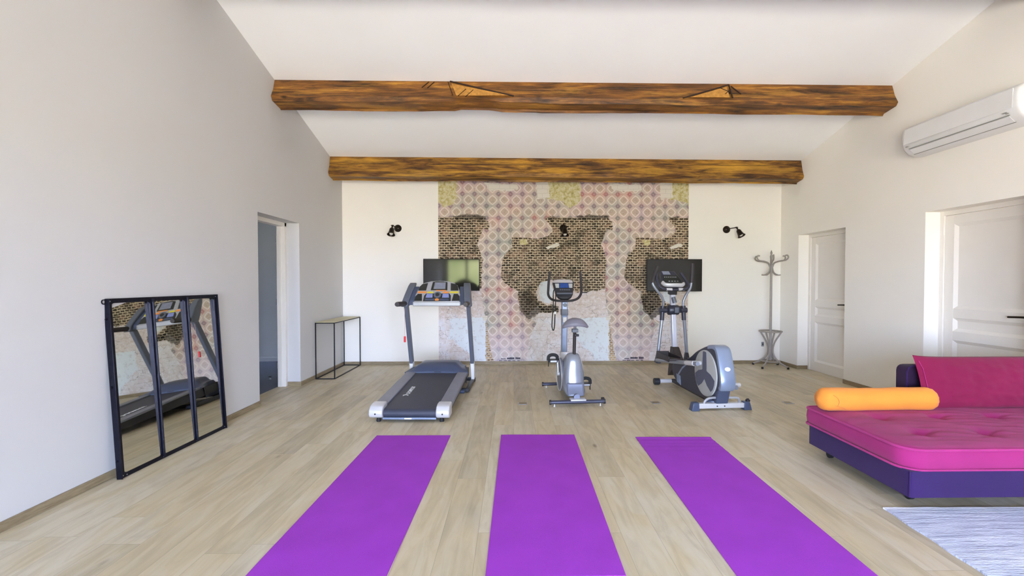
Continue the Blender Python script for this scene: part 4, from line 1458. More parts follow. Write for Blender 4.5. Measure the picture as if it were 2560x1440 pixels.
for s_ in (-1, 1):
    xa, xb_ = sorted((s_ * 0.247, s_ * 0.362))
    bm = hexa(BM(), [(xa, 0.13, zb(0.13) - 0.006), (xb_, 0.13, zb(0.13) - 0.030), (xb_, 1.34, zb(1.34) - 0.030), (xa, 1.34, zb(1.34) - 0.006),
                     (xa, 0.13, zb(0.13) + 0.018), (xb_, 0.13, zb(0.13) + 0.016), (xb_, 1.34, zb(1.34) + 0.010), (xa, 1.34, zb(1.34) + 0.014)])
    obj('side_rail', bm, M_RAIL, t, bevel=0.006)
    # rounded end cap
    bm = BM()
    cp = [(0.14, 0.040), (0.02, 0.034), (-0.018, 0.050), (-0.030, 0.080), (-0.022, 0.115), (0.010, 0.146), (0.06, 0.158), (0.14, 0.158)]
    prism(bm, cp, s_ * 0.243, s_ * 0.366)
    cap = obj('end_cap', bm, M_LSILVER, t, bevel=0.012, segs=3, smooth=50)
    obj('cap_screw', cyl(BM(), (s_ * 0.305, -0.026, 0.082), (s_ * 0.305, -0.033, 0.082), 0.0075, 12), M_DARKPLASTIC, cap)
    obj('rear_foot', lathe(BM(), [(0.020, 0), (0.022, 0.012), (0.016, 0.035)], 14, Matrix.Translation((s_ * 0.29, 0.03, 0))), M_RUBBER, t)
cb = obj('rear_crossbar', box(BM(), -0.245, 0.245, -0.006, 0.012, 0.026, 0.044), M_BLUESILVER, t, bevel=0.003)
obj('sticker', box(BM(), -0.045, 0.02, -0.0075, -0.006, 0.029, 0.041), M_WHITE, cb)
# lettering along the left edge of the belt
bm = textmesh('DOMYOS', 0.058, 0.0006, 0.25, 0.0012)
bmesh.ops.translate(bm, verts=bm.verts[:], vec=(0.07, 0, 0))
ic = BM()
prism(ic, [(0.0, 0.052), (0.035, 0.058), (0.056, 0.030), (0.040, 0.004), (0.012, 0.0), (0.030, 0.018), (0.034, 0.032), (0.022, 0.042)], -0.0006, 0.0006, 'z')
me_ = bpy.data.meshes.new('tmp'); ic.to_mesh(me_); ic.free(); bm.from_mesh(me_); bpy.data.meshes.remove(me_)
al = math.atan(0.066)
lg = obj('belt_lettering', bm, M_WHITE, t, loc=(-0.118, 0.40, zb(0.40) + 0.0012), rot=(al, 0, math.radians(90)))
lg.rotation_mode = 'QUATERNION'
lg.rotation_quaternion = (Matrix.Rotation(al, 3, 'X') @ Matrix.Rotation(math.radians(90), 3, 'Z')).to_quaternion()
lg['label'] = 'white lettering on the running belt'
# motor hood
bm = BM()
NX, NY = 28, 16
g_ = []
for j in range(NY + 1):
    v = j / NY
    row = []
    for i in range(NX + 1):
        u = -1 + 2 * i / NX
        y = 1.275 + 0.40 * v
        wd = 0.378 - 0.072 * min(1, v * 2.2) ** 0.8 + (0.02 * max(0, v - 0.7))
        rise = 1 - (1 - min(1, v / 0.55)) ** 2.4
        cen = 1 / (1 + math.exp((abs(u) - 0.80) * 26))
        z = 0.203 + 0.016 + (0.088 * rise - 0.004) * (0.35 + 0.65 * cen) - 0.010 * u * u - (0.10 * max(0, v - 0.75) / 0.25)
        row.append(bm.verts.new((wd * u, y + 0.02 * (u * u) * (v < 0.05) * -1, z)))
    g_.append(row)
for j in range(NY):
    for i in range(NX):
        bm.faces.new((g_[j][i], g_[j][i + 1], g_[j + 1][i + 1], g_[j + 1][i]))
rim = [g_[0][i] for i in range(NX + 1)] + [g_[j][NX] for j in range(1, NY + 1)] + [g_[NY][i] for i in range(NX - 1, -1, -1)] + [g_[j][0] for j in range(NY - 1, 0, -1)]
lowr = [bm.verts.new((v.co.x, v.co.y, 0.055 if v.co.y > 1.35 else 0.196)) for v in rim]
for k in range(len(rim)):
    l = (k + 1) % len(rim)
    bm.faces.new((rim[k], rim[l], lowr[l], lowr[k]))
obj('motor_hood', bm, M_NAVY, t, smooth=45)
obj('hood_slot', box(BM(), -0.03, 0.05, 1.272, 1.278, 0.206, 0.212), M_RUBBER, t)
# floor frame
bm = BM()
for s_ in (-1, 1):
    box(bm, s_ * 0.385 - 0.020, s_ * 0.385 + 0.020, 1.10, 1.78, 0.012, 0.052)
box(bm, -0.365, 0.365, 1.70, 1.75, 0.012, 0.052)
box(bm, -0.365, 0.365, 1.10, 1.14, 0.016, 0.050)
obj('base_frame', bm, M_DARKPLASTIC, t, bevel=0.004)
for s_ in (-1, 1):
    obj('base_wheel', cyl(BM(), (s_ * 0.300, 1.085, 0.022), (s_ * 0.355, 1.085, 0.022), 0.022, 16), M_NAVY, t)
    obj('base_pad', box(BM(), s_ * 0.385 - 0.02, s_ * 0.385 + 0.02, 1.70, 1.76, 0, 0.012), M_RUBBER, t)
    ub = obj('upright_bracket', hexa(BM(), [(s_ * 0.388 - 0.019, 1.60, 0.05), (s_ * 0.388 + 0.019, 1.60, 0.05), (s_ * 0.388 + 0.019, 1.74, 0.05), (s_ * 0.388 - 0.019, 1.74, 0.05),
                                      (s_ * 0.384 - 0.024, 1.575, 0.275), (s_ * 0.384 + 0.024, 1.575, 0.275), (s_ * 0.384 + 0.024, 1.655, 0.275), (s_ * 0.384 - 0.024, 1.655, 0.275)]), M_WHITE, t, bevel=0.005)
    up = bar(BM(), (s_ * 0.384, 1.612, 0.262), (s_ * 0.372, 1.315, 1.02), 0.046, 0.074, (0, 1, 0))
    obj('upright', up, M_SLATE, t, bevel=0.008)
    # pod at the top of the upright
    pod = [(1.230, 0.985), (1.335, 0.985), (1.40, 1.06), (1.51, 1.22), (1.525, 1.262), (1.50, 1.272), (1.43, 1.235), (1.32, 1.13), (1.245, 1.045)]
    xa, xb_ = sorted((s_ * 0.335, s_ * 0.415))
    bm = BM(); prism(bm, pod, xa, xb_)
    for v in bm.verts:      # pods splay outwards at the bottom and in at the top
        v.co.x -= s_ * (v.co.z - 1.0) * 0.16
    pd = obj('side_pod', bm, M_SLATE, t, bevel=0.012, segs=3, smooth=50)
    xa, xb_ = sorted((s_ * 0.275, s_ * 0.345))
    bm = BM(); prism(bm, [(1.275, 1.005), (1.345, 1.005), (1.49, 1.20), (1.47, 1.225), (1.36, 1.135), (1.285, 1.06)], xa, xb_)
    for v in bm.verts:
        v.co.x -= s_ * (v.co.z - 1.0) * 0.12
    obj('tray_wing', bm, M_NAVY, t, bevel=0.006)
    hg = obj('hand_grip', tube(BM(), [(s_ * 0.365, 1.30, 1.020), (s_ * 0.378, 1.15, 1.024), (s_ * 0.384, 0.985, 1.028), (s_ * 0.384, 0.965, 1.028)], [0.030, 0.028, 0.028, 0.025], 18), M_BROWNPLASTIC, t, smooth=50)
# console
CD = Vector((0, 0.625, 0.781)); CN = Vector((0, -0.781, 0.625)); C0 = Vector((0, 1.285, 1.046))
def cpt(w, tt, n=0.0):
    return C0 + Vector((w, 0, 0)) + CD * tt + CN * n


def cpanel(poly, n0, n1):
    bm = BM()
    A = [bm.verts.new(cpt(w, tt, n0)) for w, tt in poly]; B = [bm.verts.new(cpt(w, tt, n1)) for w, tt in poly]
    bm.faces.new(A[::-1]); bm.faces.new(B)
    for k in range(len(poly)):
        l = (k + 1) % len(poly)
        bm.faces.new((A[k], A[l], B[l], B[k]))
    return bm


half = [(0.283, 0.0), (0.280, 0.075), (0.262, 0.125), (0.252, 0.175), (0.226, 0.245), (0.185, 0.285), (0.10, 0.312), (0.0, 0.320)]
outl = half + [(-a, b) for a, b in half[::-1][1:]]
con = obj('console', cpanel(outl, -0.035, 0.0), M_SILVER, t, bevel=0.006)
bm = hexa(BM(), [(-0.284, 1.262, 0.992), (0.284, 1.262, 0.992), (0.284, 1.31, 0.992), (-0.284, 1.31, 0.992), (-0.284, 1.268, 1.046), (0.284, 1.268, 1.046), (0.284, 1.31, 1.046), (-0.284, 1.31, 1.046)])
obj('console_lip', bm, M_SILVER, con, bevel=0.010, segs=3)
M_TRAY = mat('olive_black_tray', (38, 42, 40), 0.35)
for s_ in (-1, 1):
    f_ = lambda poly: [(s_ * a, b) for a, b in poly]
    obj('cup_tray', cpanel(f_([(0.150, 0.165), (0.245, 0.165), (0.232, 0.225), (0.205, 0.262), (0.140, 0.278)]), 0.0, 0.004), M_TRAY, con)
    obj('small_tray', cpanel(f_([(0.178, 0.010), (0.268, 0.010), (0.262, 0.080), (0.240, 0.112), (0.192, 0.112)]), 0.0, 0.004), M_TRAY, con)
    obj('accent_stripe', cpanel(f_([(0.140, 0.125), (0.248, 0.125), (0.246, 0.150), (0.140, 0.150)]), 0.0, 0.004), M_YELLOW_ACC if s_ > 0 else M_ORANGE_ACC, con)
    obj('button_field', cpanel(f_([(0.058, 0.052), (0.140, 0.052), (0.132, 0.110), (0.060, 0.110)]), 0.006, 0.009), M_BLUEBTN, con)
    obj('button_row', cpanel(f_([(0.030, 0.012), (0.140, 0.012), (0.140, 0.036), (0.030, 0.036)]), 0.006, 0.009), M_NAVY, con)
    obj('centre_stripe', cpanel(f_([(0.058, 0.124), (0.130, 0.124), (0.128, 0.146), (0.060, 0.146)]), 0.0, 0.005), M_YELLOW_ACC if s_ < 0 else M_ORANGE_ACC, con)
obj('key_panel', cpanel([(-0.165, 0.006), (0.165, 0.006), (0.160, 0.085), (0.140, 0.116), (-0.140, 0.116), (-0.160, 0.085)], 0.0, 0.006), M_TRAY, con)
obj('control_dial', lathe(BM(), [(0.045, 0), (0.045, 0.012), (0.030, 0.016), (0.0, 0.016)], 28, axis_matrix(cpt(0, 0.088, 0.006), CN)), M_SLATE, con)
obj('dial_centre', lathe(BM(), [(0.024, 0.016), (0.022, 0.020), (0.0, 0.021)], 24, axis_matrix(cpt(0, 0.088, 0.006), CN)), M_TRAY, con)
obj('start_button', cpanel([(-0.020, 0.008), (0.020, 0.008), (0.026, 0.030), (0.0, 0.040), (-0.026, 0.030)], 0.006, 0.012), M_ORANGE_ACC, con)
db = obj('display_bezel', cpanel([(-0.092, 0.170), (0.108, 0.170), (0.098, 0.290), (0.04, 0.302), (-0.04, 0.302), (-0.082, 0.290)], 0.0, 0.006), M_TRAY, con)
obj('display', cpanel([(-0.056, 0.190), (0.080, 0.190), (0.072, 0.276), (-0.050, 0.276)], 0.006, 0.009), M_LCD, db)
obj('display_frame', tube(BM(), [cpt(-0.060, 0.186, 0.009), cpt(0.084, 0.186, 0.009), cpt(0.076, 0.280, 0.009), cpt(-0.054, 0.280, 0.009)], 0.0028, 6, closed=True), M_SILVER, db)
obj('red_stripe', cpanel([(-0.03, 0.158), (0.09, 0.158), (0.09, 0.168), (-0.03, 0.168)], 0.0, 0.007), M_ORANGE_ACC, con)
# safety cord with its red clip, hanging from the left grip
c_ = obj('safety_cord', tube(BM(), [(-0.386, 1.30, 0.995), (-0.387, 1.295, 0.86), (-0.386, 1.298, 0.630)], 0.0022, 6), mat('pale_pink_cord', (214, 180, 178), 0.7), t)
obj('safety_clip', box(BM(), -0.398, -0.374, 1.290, 1.306, 0.560, 0.630), M_RED, c_, bevel=0.004)

# ------------------------------------------------------------------ exercise bike
t = thing('exercise_bike', 'silver upright exercise bike with dark handlebars in the middle of the room', 'exercise bike', (0.655, 4.66, 0), 4.0)
M_BAR = mat('dark_violet_grey_tube', (72, 74, 92), 0.35, 0.4, var=0.05)
M_SHROUD = mat('satin_silver_shell', (150, 156, 170), 0.27, 0.45, var=0.04)
M_SHROUD2 = mat('slate_shell', (118, 124, 146), 0.3, 0.3, var=0.04)
M_HANDLE = mat('black_foam_grip', (50, 46, 50), 0.55, var=0.1, bump=0.2, bscale=200)
for (y, hw_, nm) in ((0.0, 0.285, 'rear_stabilizer'), (0.84, 0.250, 'front_stabilizer')):
    st_ = obj(nm, tube(BM(), [(-hw_, y, 0.045), (hw_, y, 0.045)], 0.022, 16, sx=0.9), M_BAR, t)
    for s_ in (-1, 1):
        obj('end_cap', cyl(BM(), (s_ * (hw_ - 0.012), y, 0.045), (s_ * (hw_ + 0.006), y, 0.045), 0.026, 16), M_DARKPLASTIC, st_)
        obj('levelling_foot', lathe(BM(), [(0.009, 0), (0.011, 0.004), (0.006, 0.010), (0.006, 0.03)], 10, Matrix.Translation((s_ * (hw_ - 0.045), y, 0))), M_WHITE, st_)
obj('transport_wheel', cyl(BM(), (0.262, 0.03, 0.050), (0.287, 0.03, 0.050), 0.030, 16), M_DARKPLASTIC, t)
obj('front_sleeve', tube(BM(), [(-0.075, 0.84, 0.045), (0.075, 0.84, 0.045)], 0.030, 16), M_LSILVER, t)
obj('rear_plate', box(BM(), -0.075, 0.085, -0.035, 0.055, 0.060, 0.076), M_LSILVER, t, bevel=0.004)
# lower spine joining both stabilizers
obj('main_spine', tube(BM(), smoothpath([(0, 0.02, 0.085), (0, 0.25, 0.075), (0, 0.60, 0.075), (0, 0.84, 0.075)], 5), 0.032, 12), M_SHROUD2, t)
# the shell: rounded fin, thicker at the bottom rear
bm = BM()
prof = [(0.060, 0.085), (0.105, 0.16), (0.125, 0.28), (0.135, 0.39), (0.150, 0.465), (0.185, 0.510), (0.240, 0.520), (0.31, 0.495), (0.39, 0.45), (0.47, 0.395), (0.55, 0.345), (0.62, 0.30), (0.67, 0.25), (0.68, 0.19), (0.65, 0.13), (0.55, 0.09), (0.40, 0.07), (0.2, 0.068)]
pc = Vector((0.38, 0.27))
levels = [(-0.108, 0.55), (-0.106, 0.80), (-0.090, 0.93), (-0.055, 0.985), (0.0, 1.0), (0.055, 0.985), (0.090, 0.93), (0.106, 0.80), (0.108, 0.55)]
rings = []
dense = smoothpath([(a, b, 0) for a, b in prof], 4, closed=True)
for (x, s_) in levels:
    R = []
    for p in dense:
        q = pc + (Vector((p.x, p.y)) - pc) * s_
        nar = 1.0 - 0.38 * max(0, min(1, (q.y - 0.30) / 0.22))      # narrower towards the top
        R.append(bm.verts.new((x * nar, q.x, q.y)))
    rings.append(R)
for A, B in zip(rings, rings[1:]):
    for k in range(len(A)):
        l = (k + 1) % len(A)
        bm.faces.new((A[k], A[l], B[l], B[k]))
bm.faces.new(rings[0][::-1]); bm.faces.new(rings[-1])
sh = obj('flywheel_shell', bm, M_SHROUD, t, smooth=60)
bm = BM()
prism(bm, [(0.052, 0.088), (0.092, 0.150), (0.108, 0.215), (0.20, 0.215), (0.30, 0.08), (0.2, 0.062)], -0.090, 0.090)
obj('rear_lower_cover', bm, M_SHROUD2, sh, bevel=0.018, segs=3, smooth=50)
for s_ in (-1, 1):
    dsc = obj('side_cover', lathe(BM(), [(0.185, 0), (0.180, 0.014), (0.165, 0.018), (0.05, 0.020), (0, 0.020)], 40, axis_matrix((s_ * 0.094, 0.44, 0.245), (s_, 0, 0))), M_SHROUD2, sh, smooth=40)
    obj('chrome_trim', tube(BM(), [(s_ * 0.117, 0.44 + 0.182 * math.cos(q), 0.245 + 0.182 * math.sin(q)) for q in [2 * PI * k / 44 for k in range(44)]], 0.004, 6, closed=True), M_LSILVER, dsc)
# front post
bm = BM(); hexa(bm, [(-0.055, 0.70, 0.08), (0.055, 0.70, 0.08), (0.055, 0.86, 0.08), (-0.055, 0.86, 0.08), (-0.043, 0.755, 0.445), (0.043, 0.755, 0.445), (0.043, 0.830, 0.445), (-0.043, 0.830, 0.445)])
obj('lower_post', bm, M_LSILVER, t, bevel=0.010)
pst = obj('upper_post', bar(BM(), (0.002, 0.79, 0.440), (0.004, 0.775, 1.045), 0.068, 0.060, (0, 1, 0)), M_BLUESILVER, t, bevel=0.010)
obj('warning_label', box(BM(), -0.018, 0.024, 0.7375, 0.7395, 0.80, 0.86), M_WHITE, pst)
obj('post_sleeve', box(BM(), -0.036, 0.044, 0.742, 0.82, 0.880, 0.955), M_SLATE, pst, bevel=0.006)
obj('clamp_knob', lathe(BM(), [(0.012, 0), (0.022, 0.012), (0.022, 0.03), (0.0, 0.034)], 12, axis_matrix((0.004, 0.745, 1.005), (0, -1, 0))), M_SLATE, pst)
# seat
sp = obj('seat_post', tube(BM(), [(0.004, 0.20, 0.48), (0.004, 0.165, 0.76)], 0.018, 14), M_BROWNPLASTIC, t)
obj('post_chrome', tube(BM(), [(0.030, 0.19, 0.52), (0.024, 0.165, 0.745)], 0.007, 8), M_LSILVER, sp)
obj('seat_stem', tube(BM(), [(0.004, 0.165, 0.74), (0.004, 0.150, 0.83)], 0.015, 12), M_STEEL, sp)
obj('seat_clamp', box(BM(), -0.028, 0.036, 0.13, 0.185, 0.745, 0.782), M_SLATE, sp, bevel=0.005)
obj('seat_pin', cyl(BM(), (0.0, 0.14, 0.715), (0.042, 0.14, 0.715), 0.013, 12), M_DARKPLASTIC, sp)
bm = BM()
NU, NV = 40, 16
tp_, bt_ = [], []
for j in range(NV + 1):
    v = j / NV
    a, b = [], []
    for i in range(NU):
        th = 2 * PI * i / NU
        # outline: wide round back, narrow nose forward
        ca, sa_ = math.cos(th), math.sin(th)
        wx = 0.146 * (1.0 if sa_ < 0 else (1 - 0.62 * sa_ ** 0.8))
        ly = 0.085 if sa_ < 0 else 0.185
        x = wx * ca * v; y = ly * sa_ * v
        dome = 0.055 * (1 - v ** 3.2)
        drop = 0.012 - 0.040 * (abs(x) / 0.146) ** 2.4
        a.append(bm.verts.new((x, y, dome + drop)))
        if v < 1:
            b.append(bm.verts.new((x * 0.96, y * 0.96, -0.016 + 0.012 * (1 - v) - 0.030 * (abs(x) / 0.146) ** 2.2)))
    tp_.append(a)
    bt_.append(b if v < 1 else a)
for L_ in (tp_, bt_):
    for j in range(NV):
        for i in range(NU):
            k = (i + 1) % NU
            try:
                bm.faces.new((L_[j][i], L_[j][k], L_[j + 1][k], L_[j + 1][i]))
            except ValueError:
                pass
bmesh.ops.remove_doubles(bm, verts=bm.verts[:], dist=1e-5)
obj('saddle', bm, mat('grey_violet_saddle', (122, 120, 136), 0.35, var=0.04), t, smooth=70, loc=(0.004, 0.150, 0.830))
# console
DC = lambda w, tt, n=0.0: Vector((0.0 + w, 0.705, 1.085)) + Vector((0, 0.50, 0.866)) * tt + Vector((0, -0.866, 0.50)) * n
def dpanel(poly, n0, n1):
    bm = BM()
    A = [bm.verts.new(DC(w, tt, n0)) for w, tt in poly]; B = [bm.verts.new(DC(w, tt, n1)) for w, tt in poly]
    bm.faces.new(A[::-1]); bm.faces.new(B)
    for k in range(len(poly)):
        l = (k + 1) % len(poly)
        bm.faces.new((A[k], A[l], B[l], B[k]))
    return bm


half = [(0.040, 0.0), (0.078, 0.020), (0.100, 0.060), (0.110, 0.120), (0.128, 0.225), (0.120, 0.240)]
cn = obj('console', dpanel(half + [(-a - 0.004, b) for a, b in half[::-1]], -0.045, 0.0), M_DARKPLASTIC, t, bevel=0.008)
obj('console_top', dpanel([(0.112, 0.212), (0.108, 0.246), (0.06, 0.256), (-0.07, 0.256), (-0.124, 0.246), (-0.130, 0.214)], -0.048, 0.004), mat('warm_silver_plastic', (178, 172, 174), 0.4), cn, bevel=0.004)
obj('lcd', dpanel([(-0.055, 0.142), (0.062, 0.142), (0.052, 0.205), (-0.052, 0.205)], 0.0, 0.004), M_BLUELCD, cn)
for s_ in (-1, 1):
    obj('side_print', dpanel([(s_ * 0.062, 0.142), (s_ * 0.100, 0.142), (s_ * 0.106, 0.200), (s_ * 0.058, 0.200)], 0.0, 0.003), M_LGREY, cn)
bm = BM()
for k in range(5):
    c0 = -0.055 + 0.026 * k
    q = dpanel([(c0, 0.108), (c0 + 0.018, 0.108), (c0 + 0.018, 0.124), (c0, 0.124)], 0.0, 0.004)
    me_ = bpy.data.meshes.new('tmp'); q.to_mesh(me_); q.free(); bm.from_mesh(me_); bpy.data.meshes.remove(me_)
obj('keys', bm, M_SLATE, cn)
obj('reading_ledge', dpanel([(-0.095, 0.050), (0.090, 0.050), (0.092, 0.066), (-0.098, 0.066)], 0.0, 0.022), M_SLATE, cn, bevel=0.003)
# handlebars: a U with upright ends
pth = [(-0.196, 0.60, 1.400), (-0.206, 0.615, 1.31), (-0.210, 0.64, 1.20), (-0.206, 0.665, 1.13), (-0.170, 0.70, 1.080), (-0.10, 0.73, 1.058), (0.0, 0.745, 1.055),
       (0.085, 0.73, 1.058), (0.150, 0.70, 1.085), (0.180, 0.665, 1.14), (0.178, 0.64, 1.21), (0.168, 0.615, 1.31), (0.156, 0.60, 1.400)]
hb = obj('handlebar', tube(BM(), smoothpath(pth, 5), 0.0145, 12), M_HANDLE, t, smooth=60)
obj('pulse_sensor', tube(BM(), [(0.178, 0.66, 1.155), (0.255, 0.66, 1.155)], 0.006, 8), M_DARKPLASTIC, hb)
# hanging pulse lead looped over the left of the bar
lead = [(-0.128, 0.655, 1.20), (-0.150, 0.645, 1.16), (-0.152, 0.640, 1.02), (-0.163, 0.640, 0.86), (-0.166, 0.640, 0.76), (-0.152, 0.640, 0.715), (-0.138, 0.640, 0.76), (-0.132, 0.640, 0.88), (-0.126, 0.642, 1.02), (-0.118, 0.655, 1.17)]
obj('pulse_lead', tube(BM(), smoothpath(lead, 5), 0.006, 8), M_RUBBER, t)
obj('lead_tag', box(BM(), -0.140, -0.118, 0.634, 0.646, 0.905, 0.935), M_WHITE, t)
# cranks and pedals
cc = Vector((0.0, 0.44, 0.250))
M_CHROME = M_LSILVER
for s_, dz, dy in ((-1, 0.145, 0.015), (1, -0.120, -0.01)):
    cr = obj('crank', BM() if False else bar(BM(), (s_ * 0.128, cc.y, cc.z), (s_ * 0.134, cc.y + dy, cc.z + dz), 0.014, 0.028, (0, 1, 0)), M_CHROME, t, bevel=0.003)
    obj('crank_hub', cyl(BM(), (s_ * 0.112, cc.y, cc.z), (s_ * 0.140, cc.y, cc.z), 0.022, 16), M_CHROME, t)
    px_, pz_ = s_ * 0.185, cc.z + dz
    pe = obj('pedal', box(BM(), px_ - 0.048, px_ + 0.048, cc.y + dy - 0.055, cc.y + dy + 0.055, pz_ - 0.014, pz_ + 0.014), M_DARKPLASTIC, t, bevel=0.006)
    obj('pedal_strap', tube(BM(), smoothpath([(px_ - 0.052, cc.y + dy, pz_), (px_ - 0.045, cc.y + dy, pz_ + 0.05), (px_, cc.y + dy, pz_ + 0.066), (px_ + 0.045, cc.y + dy, pz_ + 0.05), (px_ + 0.052, cc.y + dy, pz_)], 5), 0.010, 8, sx=0.35, sy=1.9, up=(0, 1, 0)), M_RUBBER, pe)
    obj('pedal_face', box(BM(), px_ - 0.034, px_ + 0.034, cc.y + dy - 0.058, cc.y + dy - 0.054, pz_ - 0.008, pz_ + 0.010), M_SILVER, pe)
    obj('strap_tail', box(BM(), px_ + s_ * 0.050 - 0.003, px_ + s_ * 0.050 + 0.003, cc.y + dy - 0.012, cc.y + dy + 0.012, pz_ - 0.065, pz_), M_RUBBER, pe)
    obj('pedal_axle', cyl(BM(), (s_ * 0.128, cc.y + dy, pz_), (s_ * 0.150, cc.y + dy, pz_), 0.007, 8), M_STEEL, pe)

# ------------------------------------------------------------------ elliptical trainer
t = thing('elliptical_trainer', 'charcoal and silver elliptical trainer with upright arms in front of the right television', 'elliptical trainer', (2.066, 4.50, 0), 3.35)
M_CHAR = mat('charcoal_shell', (52, 54, 70), 0.36, 0.1, var=0.05)
M_SPOKE = mat('slate_violet_plastic', (84, 88, 108), 0.45, var=0.04)
M_COLM = mat('white_silver_column', (196, 200, 216), 0.28, 0.3, var=0.03)
# rear foot bar
rb = obj('rear_stabilizer', box(BM(), -0.240, 0.235, -0.030, 0.030, 0.022, 0.072), M_LSILVER, t, bevel=0.006)
for s_ in (-1, 1):
    xo = s_ * 0.27
    obj('end_cap', hexa(BM(), [(xo - 0.040, -0.040, 0.0), (xo + 0.040, -0.040, 0.0), (xo + 0.040, 0.040, 0.0), (xo - 0.040, 0.040, 0.0),
                               (xo - 0.030 - 0.008 * s_, -0.032, 0.082), (xo + 0.030 - 0.008 * s_, -0.032, 0.082), (xo + 0.030 - 0.008 * s_, 0.032, 0.082), (xo - 0.030 - 0.008 * s_, 0.032, 0.082)]), M_NAVY, rb, bevel=0.006)
    obj('bolt', cyl(BM(), (0.0 + s_ * 0.038 - 0.01, -0.030, 0.045), (0.0 + s_ * 0.038 - 0.01, -0.034, 0.045), 0.0065, 10), M_RUBBER, rb)
obj('levelling_knob', lathe(BM(), [(0.022, 0), (0.022, 0.016), (0.012, 0.020), (0.012, 0.028), (0, 0.028)], 14, Matrix.Translation((0.285, 0.0, 0.080))), M_DARKPLASTIC, rb)
obj('lift_handle', tube(BM(), smoothpath([(-0.180, -0.012, 0.060), (-0.165, -0.014, 0.095), (-0.125, -0.016, 0.122), (-0.05, -0.018, 0.128), (0.08, -0.018, 0.126), (0.165, -0.018, 0.122), (0.185, -0.012, 0.095), (0.190, -0.008, 0.060)], 5), 0.0115, 10), M_SILVER, t)
obj('base_oval', lathe(BM(), [(0.115, 0.060), (0.112, 0.085), (0.07, 0.098), (0, 0.10)], 30, Matrix.Translation((-0.01, 0.075, 0)) @ Matrix.Diagonal((1, 0.7, 1, 1))), M_NAVY, t, smooth=60)
# front foot bar
ff = obj('front_stabilizer', tube(BM(), [(-0.215, 1.14, 0.045), (0.215, 1.14, 0.045)], 0.026, 14), M_LSILVER, t)
for s_ in (-1, 1):
    obj('end_cap', cyl(BM(), (s_ * 0.185, 1.14, 0.042), (s_ * 0.255, 1.14, 0.042), 0.041, 18), M_DARKPLASTIC, ff, bevel=0.006)
# lower frame rail
obj('frame_rail', bar(BM(), (0.0, 0.05, 0.052), (0.0, 1.14, 0.052), 0.07, 0.04), M_BROWNPLASTIC, t, bevel=0.004)
# housing
prof = [(0.150, 0.066), (0.40, 0.060), (0.69, 0.064), (0.86, 0.084), (1.00, 0.150), (1.02, 0.272), (0.80, 0.350), (0.559, 0.434), (0.406, 0.520), (0.238, 0.590), (0.112, 0.628), (0.03, 0.634), (-0.035, 0.612), (-0.075, 0.54),
        (-0.115, 0.42), (-0.140, 0.30), (-0.120, 0.235), (-0.05, 0.20), (-0.015, 0.14), (0.02, 0.075)]
bm = BM(); prism(bm, [(p.x, p.y) for p in smoothpath([(a, b, 0) for a, b in prof], 3, closed=True)], -0.068, 0.068)
hs = obj('housing', bm, M_CHAR, t, bevel=0.010, segs=3, smooth=45)
# pale cap running down the back of the housing
edge = smoothpath([(0.135, 0.622, 0), (0.03, 0.637, 0), (-0.040, 0.616, 0), (-0.082, 0.54, 0), (-0.122, 0.42, 0), (-0.148, 0.30, 0), (-0.128, 0.232, 0), (-0.10, 0.222, 0)], 4)
bm = BM()
R_ = []
for i, p in enumerate(edge):
    a_ = edge[max(0, i - 1)]; b_ = edge[min(len(edge) - 1, i + 1)]
    tn = (b_ - a_).normalized(); nn_ = Vector((-tn.y, tn.x, 0))
    if nn_.dot(Vector((0.1, 0.35, 0)) - p) > 0:
        nn_ = -nn_
    o_ = p + nn_ * 0.010; i_ = p - nn_ * 0.030
    R_.append([bm.verts.new(q) for q in ((-0.073, i_.x, i_.y), (-0.073, p.x, p.y), (-0.055, o_.x, o_.y), (0.055, o_.x, o_.y), (0.073, p.x, p.y), (0.073, i_.x, i_.y))])
for A, B in zip(R_, R_[1:]):
    for k in range(6):
        l = (k + 1) % 6
        bm.faces.new((A[k], A[l], B[l], B[k]))
bm.faces.new(R_[0]); bm.faces.new(R_[-1][::-1])
obj('rear_cap', bm, M_BLUESILVER, hs, smooth=40)
obj('rear_badge', lathe(BM(), [(0.030, 0), (0.028, 0.006), (0, 0.010)], 20, axis_matrix((0.0, -0.128, 0.43), (0, -1, 0.28)) @ Matrix.Diagonal((1, 0.7, 1, 1))), M_WHITE, hs)
bm = hexa(BM(), [(-0.062, -0.035, 0.068), (0.062, -0.035, 0.068), (0.062, 0.14, 0.068), (-0.062, 0.14, 0.068), (-0.062, -0.10, 0.27), (0.062, -0.10, 0.27), (0.062, 0.12, 0.27), (-0.062, 0.12, 0.27)])
obj('rear_neck', bm, M_NAVY, t, bevel=0.010)
YC, ZC, RD = 0.170, 0.335, 0.240
